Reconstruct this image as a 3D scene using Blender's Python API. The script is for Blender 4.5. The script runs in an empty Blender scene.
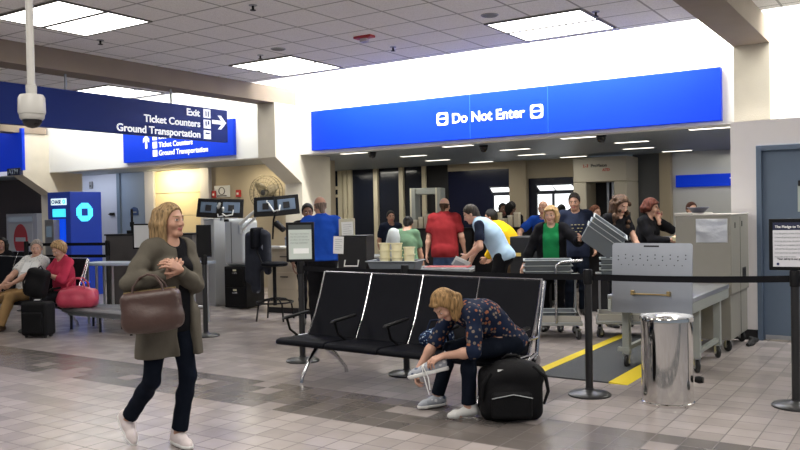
import bpy, bmesh, math, random
import numpy as np
from mathutils import Vector, Matrix
random.seed(7)
rng = np.random.default_rng(7)
S = bpy.context.scene
C = S.collection
PI = math.pi
R_ = math.radians

# ------------------------------------------------------------------ camera, world, lights, exposure
cam_data = bpy.data.cameras.new('camera')
cam = bpy.data.objects.new('camera', cam_data)
C.objects.link(cam)
YAW, PITCH, ROLL = -0.584815, -0.01596, -0.018818
_F = Vector((math.sin(YAW)*math.cos(PITCH), math.cos(YAW)*math.cos(PITCH), math.sin(PITCH)))
_R = Vector((math.cos(YAW), -math.sin(YAW), 0))
_U = _R.cross(_F)
_R2 = _R*math.cos(ROLL) + _U*math.sin(ROLL)
_U2 = -_R*math.sin(ROLL) + _U*math.cos(ROLL)
cam.matrix_world = Matrix(((_R2.x, _U2.x, -_F.x, 0), (_R2.y, _U2.y, -_F.y, 0), (_R2.z, _U2.z, -_F.z, 1.57), (0, 0, 0, 1)))
cam_data.sensor_width = 36
cam_data.lens = 36*808.76/800
cam_data.clip_end = 200
S.camera = cam

w = bpy.data.worlds.new('world')
S.world = w
w.use_nodes = True
w.node_tree.nodes['Background'].inputs[0].default_value = (0.75, 0.85, 1.0, 1)
w.node_tree.nodes['Background'].inputs[1].default_value = 0.30
S.view_settings.view_transform = 'Standard'
S.view_settings.look = 'None'
S.view_settings.gamma = 1
S.view_settings.use_curve_mapping = False
S.view_settings.exposure = 0.0
S.cycles.max_bounces = 8
S.cycles.sample_clamp_indirect = 4

def area(name, loc, size, energy, rot=(0, 0, 0), color=(1, 1, 1)):
    l = bpy.data.lights.new(name, 'AREA')
    l.shape = 'RECTANGLE'; l.size, l.size_y = size; l.energy = energy; l.color = color
    o = bpy.data.objects.new(name, l); C.objects.link(o)
    o.location = loc; o.rotation_euler = rot
    return o
# fluorescent strips in the cove above the edge of the tiled ceiling, washing the white wall
for k, xx in enumerate((-20.0, -13.3, -5.7, 0.8)):
    area('cove_strip_light', (xx, 10.12, 4.45), (6.2 if k < 3 else 4.5, 0.25), (110, 200, 640, 520)[k], (R_(62), 0, 0), (1.0, 1.0, 0.97))
# troffers of the waiting hall beside and behind the camera (same lamps as the ones in view)
for xx, yy in ((-12.2, 5.46), (-12.2, 1.9), (-7.9, 1.9), (-3.8, 1.9), (0.4, 1.9), (-3.8, -1.6), (0.4, 5.46), (-3.8, 5.46)):
    area('hall_troffer_light', (xx, yy, 3.70), (1.2, 1.2), 30 if xx < -12 else 86, (0, 0, 0), (1.0, 0.95, 0.88))
# checkpoint ceiling lamps, the last few added to brighten mullions and end wall
for xx, yy in ((-8.6, 12.6), (-5.2, 12.4), (-3.2, 12.2), (-6.5, 14.8), (-11.5, 11.9), (-11.6, 15.7), (-12.9, 14.6), (-9.0, 15.6), (-3.1, 15.6)):
    area('checkpoint_light', (xx, yy, 2.60), (1.2, 0.3), 17, (0, 0, 0), (1.0, 0.95, 0.83))

# ------------------------------------------------------------------ helpers
_mats = {}
def mat(name, col, rough=0.6, metal=0.0, emit=None, es=1.0, noise=0.0, nscale=8.0, bump=0.0, bscale=60.0, spec=0.5, trans=0.0, coat=0.0):
    if name in _mats: return _mats[name]
    m = bpy.data.materials.new(name); m.use_nodes = True
    nt = m.node_tree; b = nt.nodes['Principled BSDF']
    c4 = (*col, 1)
    b.inputs['Base Color'].default_value = c4
    b.inputs['Roughness'].default_value = rough
    b.inputs['Metallic'].default_value = metal
    b.inputs['Specular IOR Level'].default_value = spec
    b.inputs['Transmission Weight'].default_value = trans
    b.inputs['Coat Weight'].default_value = coat
    if emit:
        b.inputs['Emission Color'].default_value = (*emit, 1)
        b.inputs['Emission Strength'].default_value = es
    if noise or bump:
        tc = nt.nodes.new('ShaderNodeTexCoord')
        n = nt.nodes.new('ShaderNodeTexNoise'); n.inputs['Scale'].default_value = nscale; n.inputs['Detail'].default_value = 5
        nt.links.new(tc.outputs['Object'], n.inputs['Vector'])
        if noise:
            mx = nt.nodes.new('ShaderNodeMix'); mx.data_type = 'RGBA'
            lo = tuple(max(0, x*(1-noise)) for x in col); hi = tuple(min(1, x*(1+noise)) for x in col)
            mx.inputs[6].default_value = (*lo, 1); mx.inputs[7].default_value = (*hi, 1)
            nt.links.new(n.outputs['Fac'], mx.inputs[0]); nt.links.new(mx.outputs[2], b.inputs['Base Color'])
        if bump:
            n2 = nt.nodes.new('ShaderNodeTexNoise'); n2.inputs['Scale'].default_value = bscale; n2.inputs['Detail'].default_value = 3
            nt.links.new(tc.outputs['Object'], n2.inputs['Vector'])
            bp = nt.nodes.new('ShaderNodeBump'); bp.inputs['Strength'].default_value = bump; bp.inputs['Distance'].default_value = 0.01
            nt.links.new(n2.outputs['Fac'], bp.inputs['Height']); nt.links.new(bp.outputs['Normal'], b.inputs['Normal'])
    _mats[name] = m
    return m

class MB:
    """collects shapes into one mesh"""
    def __init__(s): s.v = []; s.f = []; s.mi = []; s.cur = 0
    def add(s, vs, fs):
        n = len(s.v); s.v += [tuple(v) for v in vs]
        for f in fs: s.f.append(tuple(i+n for i in f)); s.mi.append(s.cur)
        return s
    def box(s, lo, hi, M=None):
        x0, y0, z0 = lo; x1, y1, z1 = hi
        vs = [(x0,y0,z0),(x1,y0,z0),(x1,y1,z0),(x0,y1,z0),(x0,y0,z1),(x1,y0,z1),(x1,y1,z1),(x0,y1,z1)]
        if M is not None: vs = [M @ Vector(v) for v in vs]
        return s.add(vs, [(0,3,2,1),(4,5,6,7),(0,1,5,4),(1,2,6,5),(2,3,7,6),(3,0,4,7)])
    def cbox(s, c, d, M=None):
        return s.box([c[i]-d[i]/2 for i in range(3)], [c[i]+d[i]/2 for i in range(3)], M)
    def tube(s, pts, r, n=10, closed=False):
        pts = [Vector(p) for p in pts]; m = len(pts)
        rs = r if isinstance(r, (list, tuple)) else [r]*m
        vs = []; prev = None
        for i, p in enumerate(pts):
            a = pts[i-1] if i > 0 else (pts[-1] if closed else p)
            b = pts[i+1] if i < m-1 else (pts[0] if closed else p)
            t = (b-a).normalized()
            if prev is None:
                u = t.cross(Vector((0,0,1)))
                if u.length < 0.05: u = t.cross(Vector((1,0,0)))
            else: u = prev - t*prev.dot(t)
            u.normalize(); prev = u; q = t.cross(u)
            for k in range(n):
                an = 2*PI*k/n; vs.append(p+(u*math.cos(an)+q*math.sin(an))*rs[i])
        fs = []
        for i in range(m if closed else m-1):
            j = (i+1) % m
            for k in range(n):
                l = (k+1) % n
                fs.append((i*n+k, i*n+l, j*n+l, j*n+k))
        if not closed:
            fs.append(tuple(range(n-1,-1,-1))); fs.append(tuple((m-1)*n+k for k in range(n)))
        return s.add(vs, fs)
    def lathe(s, prof, c=(0,0,0), n=32, M=None):
        vs = []; fs = []
        for (r, z) in prof:
            for k in range(n):
                a = 2*PI*k/n; v = Vector((c[0]+r*math.cos(a), c[1]+r*math.sin(a), c[2]+z))
                vs.append(M @ v if M is not None else v)
        for i in range(len(prof)-1):
            for k in range(n):
                l = (k+1) % n
                fs.append((i*n+k, i*n+l, (i+1)*n+l, (i+1)*n+k))
        fs.append(tuple(range(n-1,-1,-1))); fs.append(tuple((len(prof)-1)*n+k for k in range(n)))
        return s.add(vs, fs)
    def prism(s, poly, axis, a, b, M=None):
        """poly: 2d points; axis 'x': (y,z) extruded along x, 'y': (x,z), 'z': (x,y)"""
        n = len(poly)
        def mk(p, t):
            v = (t, p[0], p[1]) if axis == 'x' else ((p[0], t, p[1]) if axis == 'y' else (p[0], p[1], t))
            return M @ Vector(v) if M is not None else v
        vs = [mk(p, a) for p in poly] + [mk(p, b) for p in poly]
        fs = [tuple(range(n)), tuple(range(2*n-1, n-1, -1))] + [(i, i+n, (i+1) % n+n, (i+1) % n) for i in range(n)]
        return s.add(vs, fs)
    def sheet(s, grid, th=None):
        """grid of points [i][j] -> quad sheet"""
        ni, nj = len(grid), len(grid[0])
        vs = [p for row in grid for p in row]
        fs = [(i*nj+j, i*nj+j+1, (i+1)*nj+j+1, (i+1)*nj+j) for i in range(ni-1) for j in range(nj-1)]
        return s.add(vs, fs)
    def build(s, name, m, parent=None, bevel=0.0, smooth=False, solid=0.0, seg=2):
        me = bpy.data.meshes.new(name); me.from_pydata(s.v, [], s.f)
        for x in (m if isinstance(m, (list, tuple)) else [m]): me.materials.append(x)
        if max(s.mi, default=0): me.polygons.foreach_set('material_index', s.mi)
        bm = bmesh.new(); bm.from_mesh(me); bmesh.ops.recalc_face_normals(bm, faces=bm.faces); bm.to_mesh(me); bm.free()
        o = bpy.data.objects.new(name, me); C.objects.link(o)
        if parent is not None: o.parent = parent
        if solid: md = o.modifiers.new('s', 'SOLIDIFY'); md.thickness = solid; md.offset = 0
        if bevel: md = o.modifiers.new('b', 'BEVEL'); md.width = bevel; md.segments = seg; md.limit_method = 'ANGLE'; md.angle_limit = R_(40)
        if smooth or bevel:
            me.polygons.foreach_set('use_smooth', [True]*len(me.polygons))
            try: me.set_sharp_from_angle(angle=R_(40))
            except Exception: pass
        return o

def tag(o, label, cat, group=None, kind=None):
    o['label'] = label; o['category'] = cat
    if group: o['group'] = group
    if kind: o['kind'] = kind
    return o
def thing(name, label, cat, loc=(0,0,0), rz=0.0, group=None):
    o = bpy.data.objects.new(name, None); C.objects.link(o)
    o.empty_display_size = 0.1
    o.location = loc; o.rotation_euler = (0, 0, rz)
    return tag(o, label, cat, group)
def struct(name, mb, m, bevel=0.0, parent=None):
    o = mb.build(name, m, parent, bevel); o['kind'] = 'structure'; return o
def copy_thing(r, loc, rz=None, label=None, group=None):
    c = r.copy(); C.objects.link(c); c.location = loc
    if rz is not None: c.rotation_euler = (0, 0, rz)
    if label: c['label'] = label
    if group: c['group'] = group
    for ch in list(r.children):
        d = ch.copy(); C.objects.link(d); d.parent = c
        for g in list(ch.children):
            e = g.copy(); C.objects.link(e); e.parent = d
    return c
def text_mesh(name, body, size, m, parent, M, align='LEFT', depth=0.004, bold=0.0, spacing=1.0, width=None):
    cu = bpy.data.curves.new(name, 'FONT'); cu.body = body; cu.size = size; cu.extrude = depth; cu.align_x = align
    cu.offset = bold; cu.space_character = spacing
    o = bpy.data.objects.new(name, cu); C.objects.link(o)
    dg = bpy.context.evaluated_depsgraph_get(); dg.update()
    me = bpy.data.meshes.new_from_object(o.evaluated_get(dg)); me.name = name
    bpy.data.objects.remove(o); bpy.data.curves.remove(cu)
    me.materials.clear(); me.materials.append(m)
    if width:
        xs = [v.co.x for v in me.vertices]; k_ = width/(max(xs)-min(xs)); x0_ = min(xs) if align == 'LEFT' else max(xs)
        for v in me.vertices: v.co.x = (v.co.x-x0_)*k_
    q = bpy.data.objects.new(name, me); C.objects.link(q)
    if parent is not None: q.parent = parent
    q.matrix_local = M
    return q
# text lying in the plane facing -y (front of a wall) / facing +x
M_FRONT = Matrix.Rotation(R_(90), 4, 'X')
def at(loc, M): return Matrix.Translation(loc) @ M
M_PX = Matrix.Rotation(R_(90), 4, 'Z') @ Matrix.Rotation(R_(90), 4, 'X')

# ------------------------------------------------------------------ implicit surfaces (bodies, clothes, bags)
def _rot(ax, a):
    c, s = math.cos(a), math.sin(a)
    return np.array({'x': [[1,0,0],[0,c,-s],[0,s,c]], 'y': [[c,0,s],[0,1,0],[-s,0,c]], 'z': [[c,-s,0],[s,c,0],[0,0,1]]}[ax])
class Sdf:
    def __init__(s): s.p = []; s.g = []
    def cone(s, a, b, ra, rb=None, k=0.03, cuts=(), sub=False, tag=None):
        a = np.array(a, float); b = np.array(b, float); rb = ra if rb is None else rb
        s.p.append(dict(t='c', a=a, b=b, ra=ra, rb=rb, k=k, cuts=list(cuts), sub=sub, tag=tag,
                        lo=np.minimum(a-ra, b-rb), hi=np.maximum(a+ra, b+rb))); return s
    def ell(s, c, r, M=None, k=0.03, cuts=(), sub=False, tag=None):
        c = np.array(c, float); r = np.array(r if hasattr(r, '__len__') else (r, r, r), float); m = r.max()
        s.p.append(dict(t='e', c=c, r=r, M=np.eye(3) if M is None else M, k=k, cuts=list(cuts), sub=sub, tag=tag, lo=c-m, hi=c+m)); return s
    def rbox(s, c, h, rad, M=None, k=0.02, cuts=(), sub=False, tag=None):
        c = np.array(c, float); h = np.array(h, float); m = np.linalg.norm(h)
        s.p.append(dict(t='b', c=c, r=h, rad=rad, M=np.eye(3) if M is None else M, k=k, cuts=list(cuts), sub=sub, tag=tag, lo=c-m, hi=c+m)); return s
    def chain(s, pts, rs, k=0.02, **kw):
        for i in range(len(pts)-1): s.cone(pts[i], pts[i+1], rs[i], rs[i+1], k, **kw)
        return s
    def cut(s, pt, n): s.g.append((np.array(pt, float), np.array(n, float)/np.linalg.norm(n))); return s
    def mesh(s, h, off=0.0, wr=0.0):
        pos = [p for p in s.p if not p['sub']]
        lo = np.min([p['lo'] for p in pos], 0)-off-3*h; hi = np.max([p['hi'] for p in pos], 0)+off+3*h
        n = np.ceil((hi-lo)/h).astype(int)+1
        ax = [lo[i]+h*np.arange(n[i]) for i in range(3)]
        F = np.full(n, 1.0, np.float32)
        for p in s.p:
            mg = off+p['k']+3*h
            i0 = np.maximum(np.floor((p['lo']-mg-lo)/h).astype(int), 0); i1 = np.minimum(np.ceil((p['hi']+mg-lo)/h).astype(int)+1, n)
            if (i1 <= i0).any(): continue
            X, Y, Z = np.meshgrid(*[ax[i][i0[i]:i1[i]] for i in range(3)], indexing='ij')
            if p['t'] == 'c':
                ba = p['b']-p['a']; px, py, pz = X-p['a'][0], Y-p['a'][1], Z-p['a'][2]
                t = np.clip((px*ba[0]+py*ba[1]+pz*ba[2])/max(ba@ba, 1e-9), 0, 1)
                d = np.sqrt((px-ba[0]*t)**2+(py-ba[1]*t)**2+(pz-ba[2]*t)**2)-(p['ra']+(p['rb']-p['ra'])*t)
            else:
                q = [X-p['c'][0], Y-p['c'][1], Z-p['c'][2]]; M = p['M']
                q = [M[0][i]*q[0]+M[1][i]*q[1]+M[2][i]*q[2] for i in range(3)]
                if p['t'] == 'e':
                    k0 = np.sqrt(sum((q[i]/p['r'][i])**2 for i in range(3))); k1 = np.sqrt(sum((q[i]/p['r'][i]**2)**2 for i in range(3)))
                    d = k0*(k0-1)/np.maximum(k1, 1e-6)
                else:
                    w_ = [np.abs(q[i])-(p['r'][i]-p['rad']) for i in range(3)]
                    d = np.sqrt(sum(np.maximum(x, 0)**2 for x in w_))+np.minimum(np.maximum(np.maximum(w_[0], w_[1]), w_[2]), 0)-p['rad']
            d = d-(0 if p['sub'] else off)
            for pt, nn in p['cuts']: d = np.maximum(d, (X-pt[0])*nn[0]+(Y-pt[1])*nn[1]+(Z-pt[2])*nn[2])
            sl = tuple(slice(i0[i], i1[i]) for i in range(3))
            f = F[sl]; k = p['k']
            if p['sub']:
                d = -d
                hh = np.maximum(k-np.abs(f-d), 0)/k if k > 0 else 0
                F[sl] = np.maximum(f, d)+hh*hh*k*0.25
            else:
                hh = np.maximum(k-np.abs(f-d), 0)/k if k > 0 else 0
                F[sl] = np.minimum(f, d)-hh*hh*k*0.25
        if wr:
            r_ = np.random.default_rng(11)
            for q_ in range(7):
                kv = r_.normal(size=3); kv /= np.linalg.norm(kv); kv *= 2*PI/r_.uniform(0.07, 0.20); kv[2] *= 0.7
                F += (wr*0.5*np.sin((ax[0]*kv[0])[:, None, None]+(ax[1]*kv[1])[None, :, None]+(ax[2]*kv[2])[None, None, :]+r_.uniform(0, 6))).astype(np.float32)
        for pt, nn in s.g:
            P = ((ax[0]-pt[0])*nn[0])[:, None, None]+((ax[1]-pt[1])*nn[1])[None, :, None]+((ax[2]-pt[2])*nn[2])[None, None, :]
            F = np.maximum(F, P.astype(np.float32))
        return _nets(F, lo, h)
def _nets(F, lo, h):
    In = F < 0
    a = In[:-1,:-1,:-1].astype(np.int8)
    for i, j, k in ((1,0,0),(0,1,0),(0,0,1),(1,1,0),(1,0,1),(0,1,1),(1,1,1)):
        a = a+In[i:In.shape[0]-1+i, j:In.shape[1]-1+j, k:In.shape[2]-1+k]
    act = (a > 0) & (a < 8)
    ci = np.argwhere(act)
    idx = np.full(act.shape, -1, np.int32); idx[act] = np.arange(len(ci))
    acc = np.zeros((len(ci), 3)); cnt = np.zeros(len(ci))
    cs = [(0,0,0),(1,0,0),(0,1,0),(1,1,0),(0,0,1),(1,0,1),(0,1,1),(1,1,1)]
    val = [F[ci[:,0]+c[0], ci[:,1]+c[1], ci[:,2]+c[2]] for c in cs]
    for u, v in ((0,1),(2,3),(4,5),(6,7),(0,2),(1,3),(4,6),(5,7),(0,4),(1,5),(2,6),(3,7)):
        fa, fb = val[u], val[v]; m = (fa < 0) != (fb < 0)
        t = np.where(m, fa/np.where(m, fa-fb, 1), 0)
        for q in range(3): acc[:, q] += np.where(m, cs[u][q]+(cs[v][q]-cs[u][q])*t, 0)
        cnt += m
    V = lo+(ci+acc/np.maximum(cnt, 1)[:, None])*h
    Q = []
    for axn in range(3):
        sl0 = [slice(None)]*3; sl1 = [slice(None)]*3; sl0[axn] = slice(0, -1); sl1[axn] = slice(1, None)
        A, B = In[tuple(sl0)], In[tuple(sl1)]
        e = np.argwhere(A != B)
        b1, b2 = [(1,2),(2,0),(0,1)][axn]
        e = e[(e[:, b1] > 0) & (e[:, b2] > 0) & (e[:, b1] < F.shape[b1]-1) & (e[:, b2] < F.shape[b2]-1)]
        if not len(e): continue
        fl = A[e[:,0], e[:,1], e[:,2]]
        def g(d1, d2):
            x = e.copy(); x[:, b1] -= d1; x[:, b2] -= d2
            return idx[x[:,0], x[:,1], x[:,2]]
        q = np.stack([g(1,1), g(0,1), g(0,0), g(1,0)], 1)
        q[~fl] = q[~fl][:, ::-1]
        Q.append(q)
    return V, np.concatenate(Q)
def np_obj(name, parts, mats, parent=None, mi=None):
    """parts: list of (V, Q) merged in one mesh"""
    V = np.concatenate([p[0] for p in parts]); o_ = 0; qs = []
    for v, q in parts: qs.append(q+o_); o_ += len(v)
    Qd = np.concatenate(qs)
    me = bpy.data.meshes.new(name)
    me.vertices.add(len(V)); me.vertices.foreach_set('co', V.astype(np.float32).ravel())
    me.loops.add(Qd.size); me.loops.foreach_set('vertex_index', Qd.astype(np.int32).ravel())
    me.polygons.add(len(Qd)); me.polygons.foreach_set('loop_start', np.arange(0, Qd.size, 4, dtype=np.int32))
    me.polygons.foreach_set('loop_total', np.full(len(Qd), 4, np.int32))
    for x in (mats if isinstance(mats, (list, tuple)) else [mats]): me.materials.append(x)
    if mi is not None:
        cen = V[Qd].mean(1); me.polygons.foreach_set('material_index', mi(cen).astype(np.int32))
    me.polygons.foreach_set('use_smooth', np.ones(len(Qd), bool))
    me.update(calc_edges=True); me.validate()
    ob = bpy.data.objects.new(name, me); C.objects.link(ob)
    if parent is not None: ob.parent = parent
    return ob

# ------------------------------------------------------------------ materials
def floor_material():
    m = bpy.data.materials.new('quarry_tile'); m.use_nodes = True
    nt = m.node_tree; L = nt.links; b = nt.nodes['Principled BSDF']
    N = lambda t, **k: nt.nodes.new('ShaderNode'+t)
    def M(op, a, b_=None, c=None):
        n = N('Math'); n.operation = op
        for i, x in enumerate((a, b_, c)):
            if x is None: continue
            if isinstance(x, (int, float)): n.inputs[i].default_value = x
            else: L.new(x, n.inputs[i])
        return n.outputs[0]
    g = N('NewGeometry'); sp = N('SeparateXYZ'); L.new(g.outputs['Position'], sp.inputs[0])
    ts = 0.2032
    u = M('DIVIDE', M('ADD', sp.outputs[0], 1.212+ts*200), ts); v = M('DIVIDE', M('ADD', sp.outputs[1], 0.06+ts*50), ts)
    fu, fv = M('FRACT', u), M('FRACT', v); iu, iv = M('FLOOR', u), M('FLOOR', v)
    gw = 0.022
    gx = M('LESS_THAN', M('ABSOLUTE', M('SUBTRACT', fu, 0.5)), 0.5-gw); gy = M('LESS_THAN', M('ABSOLUTE', M('SUBTRACT', fv, 0.5)), 0.5-gw)
    tile = M('MULTIPLY', gx, gy)
    cv = N('CombineXYZ'); L.new(iu, cv.inputs[0]); L.new(iv, cv.inputs[1])
    wn = N('TexWhiteNoise'); wn.noise_dimensions = '2D'; L.new(cv.outputs[0], wn.inputs['Vector'])
    # band of darker tiles running across the hall (tile rows 75..78)
    r0 = M('SUBTRACT', iv, 50.0)
    band = M('MULTIPLY', M('GREATER_THAN', r0, 23.5), M('LESS_THAN', r0, 27.5))
    pick = M('GREATER_THAN', wn.outputs['Value'], 0.12)
    band = M('MULTIPLY', band, pick)
    cr = N('ValToRGB'); L.new(wn.outputs['Value'], cr.inputs[0])
    cr.color_ramp.elements[0].color = (0.33, 0.292, 0.280, 1); cr.color_ramp.elements[1].color = (0.41, 0.365, 0.35, 1)
    cr2 = N('ValToRGB'); L.new(wn.outputs['Value'], cr2.inputs[0])
    cr2.color_ramp.elements[0].color = (0.105, 0.095, 0.09, 1); cr2.color_ramp.elements[1].color = (0.16, 0.14, 0.128, 1)
    def mix(f, a, b_):
        x = N('Mix'); x.data_type = 'RGBA'
        L.new(f, x.inputs[0])
        for i, y in ((6, a), (7, b_)):
            if isinstance(y, tuple): x.inputs[i].default_value = y
            else: L.new(y, x.inputs[i])
        return x.outputs[2]
    col = mix(band, cr.outputs[0], cr2.outputs[0])
    tn = N('TexNoise'); tn.inputs['Scale'].default_value = 3.0; tn.inputs['Detail'].default_value = 6; L.new(g.outputs['Position'], tn.inputs['Vector'])
    dirt = N('ValToRGB'); L.new(tn.outputs['Fac'], dirt.inputs[0])
    dirt.color_ramp.elements[0].position = 0.3; dirt.color_ramp.elements[0].color = (0.86, 0.86, 0.86, 1); dirt.color_ramp.elements[1].position = 0.7; dirt.color_ramp.elements[1].color = (1.05, 1.05, 1.05, 1)
    mu = N('Mix'); mu.data_type = 'RGBA'; mu.blend_type = 'MULTIPLY'; mu.inputs[0].default_value = 1
    L.new(col, mu.inputs[6]); L.new(dirt.outputs[0], mu.inputs[7])
    fin = mix(tile, (0.09, 0.075, 0.07, 1), mu.outputs[2])
    L.new(fin, b.inputs['Base Color'])
    ro = M('ADD', M('MULTIPLY', wn.outputs['Value'], 0.06), M('SUBTRACT', 0.62, M('MULTIPLY', tile, 0.42)))
    L.new(ro, b.inputs['Roughness'])
    b.inputs['Specular IOR Level'].default_value = 0.45
    bp = N('Bump'); bp.inputs['Strength'].default_value = 0.25; bp.inputs['Distance'].default_value = 0.004
    L.new(tile, bp.inputs['Height']); L.new(bp.outputs[0], b.inputs['Normal'])
    return m
def ceiling_material():
    m = bpy.data.materials.new('acoustic_tile'); m.use_nodes = True
    nt = m.node_tree; L = nt.links; b = nt.nodes['Principled BSDF']
    N = lambda t: nt.nodes.new('ShaderNode'+t)
    def M(op, a, b_=None):
        n = N('Math'); n.operation = op
        for i, x in enumerate((a, b_)):
            if x is None: continue
            if isinstance(x, (int, float)): n.inputs[i].default_value = x
            else: L.new(x, n.inputs[i])
        return n.outputs[0]
    g = N('NewGeometry'); sp = N('SeparateXYZ'); L.new(g.outputs['Position'], sp.inputs[0])
    fu = M('FRACT', M('DIVIDE', M('ADD', sp.outputs[0], 4.39+60), 0.6)); fv = M('FRACT', M('DIVIDE', M('ADD', sp.outputs[1], -8.46+60), 0.6))
    gx = M('LESS_THAN', M('ABSOLUTE', M('SUBTRACT', fu, 0.5)), 0.478); gy = M('LESS_THAN', M('ABSOLUTE', M('SUBTRACT', fv, 0.5)), 0.478)
    t = M('MULTIPLY', gx, gy)
    n = N('TexNoise'); n.inputs['Scale'].default_value = 90; n.inputs['Detail'].default_value = 3; L.new(g.outputs['Position'], n.inputs['Vector'])
    cr = N('ValToRGB'); L.new(n.outputs['Fac'], cr.inputs[0])
    cr.color_ramp.elements[0].color = (0.80, 0.785, 0.76, 1); cr.color_ramp.elements[0].position = 0.35
    cr.color_ramp.elements[1].color = (0.94, 0.93, 0.91, 1); cr.color_ramp.elements[1].position = 0.55
    x = N('Mix'); x.data_type = 'RGBA'; L.new(t, x.inputs[0]); x.inputs[6].default_value = (0.42, 0.41, 0.39, 1); L.new(cr.outputs[0], x.inputs[7])
    L.new(x.outputs[2], b.inputs['Base Color']); b.inputs['Roughness'].default_value = 0.9
    return m
def slat_ceiling_material():
    m = bpy.data.materials.new('metal_slat_ceiling'); m.use_nodes = True
    nt = m.node_tree; L = nt.links; b = nt.nodes['Principled BSDF']
    g = nt.nodes.new('ShaderNodeNewGeometry'); sp = nt.nodes.new('ShaderNodeSeparateXYZ'); L.new(g.outputs['Position'], sp.inputs[0])
    a = nt.nodes.new('ShaderNodeMath'); a.operation = 'DIVIDE'; L.new(sp.outputs[1], a.inputs[0]); a.inputs[1].default_value = 0.14
    f = nt.nodes.new('ShaderNodeMath'); f.operation = 'FRACT'; L.new(a.outputs[0], f.inputs[0])
    c = nt.nodes.new('ShaderNodeMath'); c.operation = 'LESS_THAN'; L.new(f.outputs[0], c.inputs[0]); c.inputs[1].default_value = 0.32
    x = nt.nodes.new('ShaderNodeMix'); x.data_type = 'RGBA'; L.new(c.outputs[0], x.inputs[0])
    x.inputs[6].default_value = (0.30, 0.36, 0.42, 1); x.inputs[7].default_value = (0.06, 0.072, 0.09, 1)
    L.new(x.outputs[2], b.inputs['Base Color']); b.inputs['Roughness'].default_value = 0.45; b.inputs['Metallic'].default_value = 0.0
    return m
M_floor = floor_material(); M_ceil = ceiling_material(); M_slat = slat_ceiling_material()
M_wall = mat('cream_painted_wall', (0.72, 0.69, 0.60), 0.85, noise=0.04, nscale=3)
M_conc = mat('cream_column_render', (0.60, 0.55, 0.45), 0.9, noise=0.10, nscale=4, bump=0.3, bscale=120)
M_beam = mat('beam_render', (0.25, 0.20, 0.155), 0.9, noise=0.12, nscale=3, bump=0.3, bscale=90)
M_white = mat('white_partition_paint', (0.82, 0.79, 0.79), 0.8, noise=0.02)
M_door = mat('blue_grey_door_paint', (0.125, 0.175, 0.25), 0.5, noise=0.05)
M_dframe = mat('door_frame_paint', (0.11, 0.155, 0.225), 0.5)
M_beige = mat('beige_wall_paint', (0.42, 0.36, 0.26), 0.85, noise=0.05, nscale=2)
M_tan = mat('tan_laminate', (0.46, 0.40, 0.30), 0.6, noise=0.04)
M_post = mat('cream_metal_mullion', (0.66, 0.60, 0.44), 0.5)
M_dglass = mat('dark_tinted_glass', (0.012, 0.016, 0.03), 0.12, spec=0.6)
M_navyglass = mat('navy_tinted_glass', (0.007, 0.009, 0.026), 0.2, spec=0.35)
M_dark = mat('charcoal_panel', (0.017, 0.017, 0.019), 0.6, spec=0.2)
M_black = mat('black_plastic', (0.008, 0.008, 0.009), 0.45, spec=0.15)
M_belt = mat('black_webbing', (0.006, 0.006, 0.008), 0.8, spec=0.15)
M_postblk = mat('black_powder_coat', (0.012, 0.012, 0.013), 0.35)
M_leather = mat('black_vinyl', (0.0045, 0.005, 0.0075), 0.5, noise=0.2, bump=0.08, bscale=200, spec=0.07)
M_chrome = mat('polished_chrome', (0.55, 0.55, 0.57), 0.16, 1.0)
M_alu = mat('brushed_aluminium', (0.52, 0.54, 0.57), 0.38, 1.0, noise=0.05, nscale=20)
M_steel = mat('polished_steel', (0.70, 0.69, 0.66), 0.09, 1.0)
M_gsteel = mat('grey_steel', (0.33, 0.35, 0.36), 0.45, 0.6)
M_gpaint = mat('grey_green_enamel', (0.30, 0.32, 0.30), 0.5)
M_machine = mat('beige_grey_enamel', (0.235, 0.225, 0.195), 0.5, noise=0.04)
M_rubber = mat('black_rubber', (0.015, 0.015, 0.016), 0.75)
M_sign = mat('signal_blue_panel', (0.002, 0.030, 0.42), 0.5, emit=(0.002, 0.04, 0.75), es=0.30, spec=0.15)
M_navy = mat('navy_sign_face', (0.006, 0.019, 0.14), 0.5, spec=0.12)
M_txt = mat('white_sign_vinyl', (0.85, 0.85, 0.85), 0.5)
M_txtlit = mat('lit_white_vinyl', (0.85, 0.85, 0.85), 0.5, emit=(1, 1, 1), es=0.65)
M_lamp = mat('fluorescent_diffuser', (0.9, 0.9, 0.9), 0.5, emit=(1.0, 0.98, 0.93), es=5.0)
M_lampin = mat('warm_lamp_diffuser', (0.9, 0.9, 0.85), 0.5, emit=(1.0, 0.93, 0.80), es=2.5)
M_day = mat('daylit_window_pane', (0.8, 0.8, 0.8), 0.4, emit=(0.93, 0.97, 1.0), es=1.6)
M_white_pl = mat('white_plastic', (0.7, 0.7, 0.68), 0.4)
M_paper = mat('white_paper', (0.72, 0.73, 0.72), 0.8)
M_ink = mat('dark_ink', (0.04, 0.04, 0.05), 0.7)
M_red = mat('red_enamel', (0.42, 0.02, 0.02), 0.45)
M_yellow = mat('yellow_hazard_vinyl', (0.80, 0.62, 0.02), 0.6)
M_binplastic = mat('grey_bin_plastic', (0.13, 0.15, 0.17), 0.5, spec=0.3)
M_cream = mat('cream_plastic', (0.86, 0.80, 0.52), 0.5)

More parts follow.
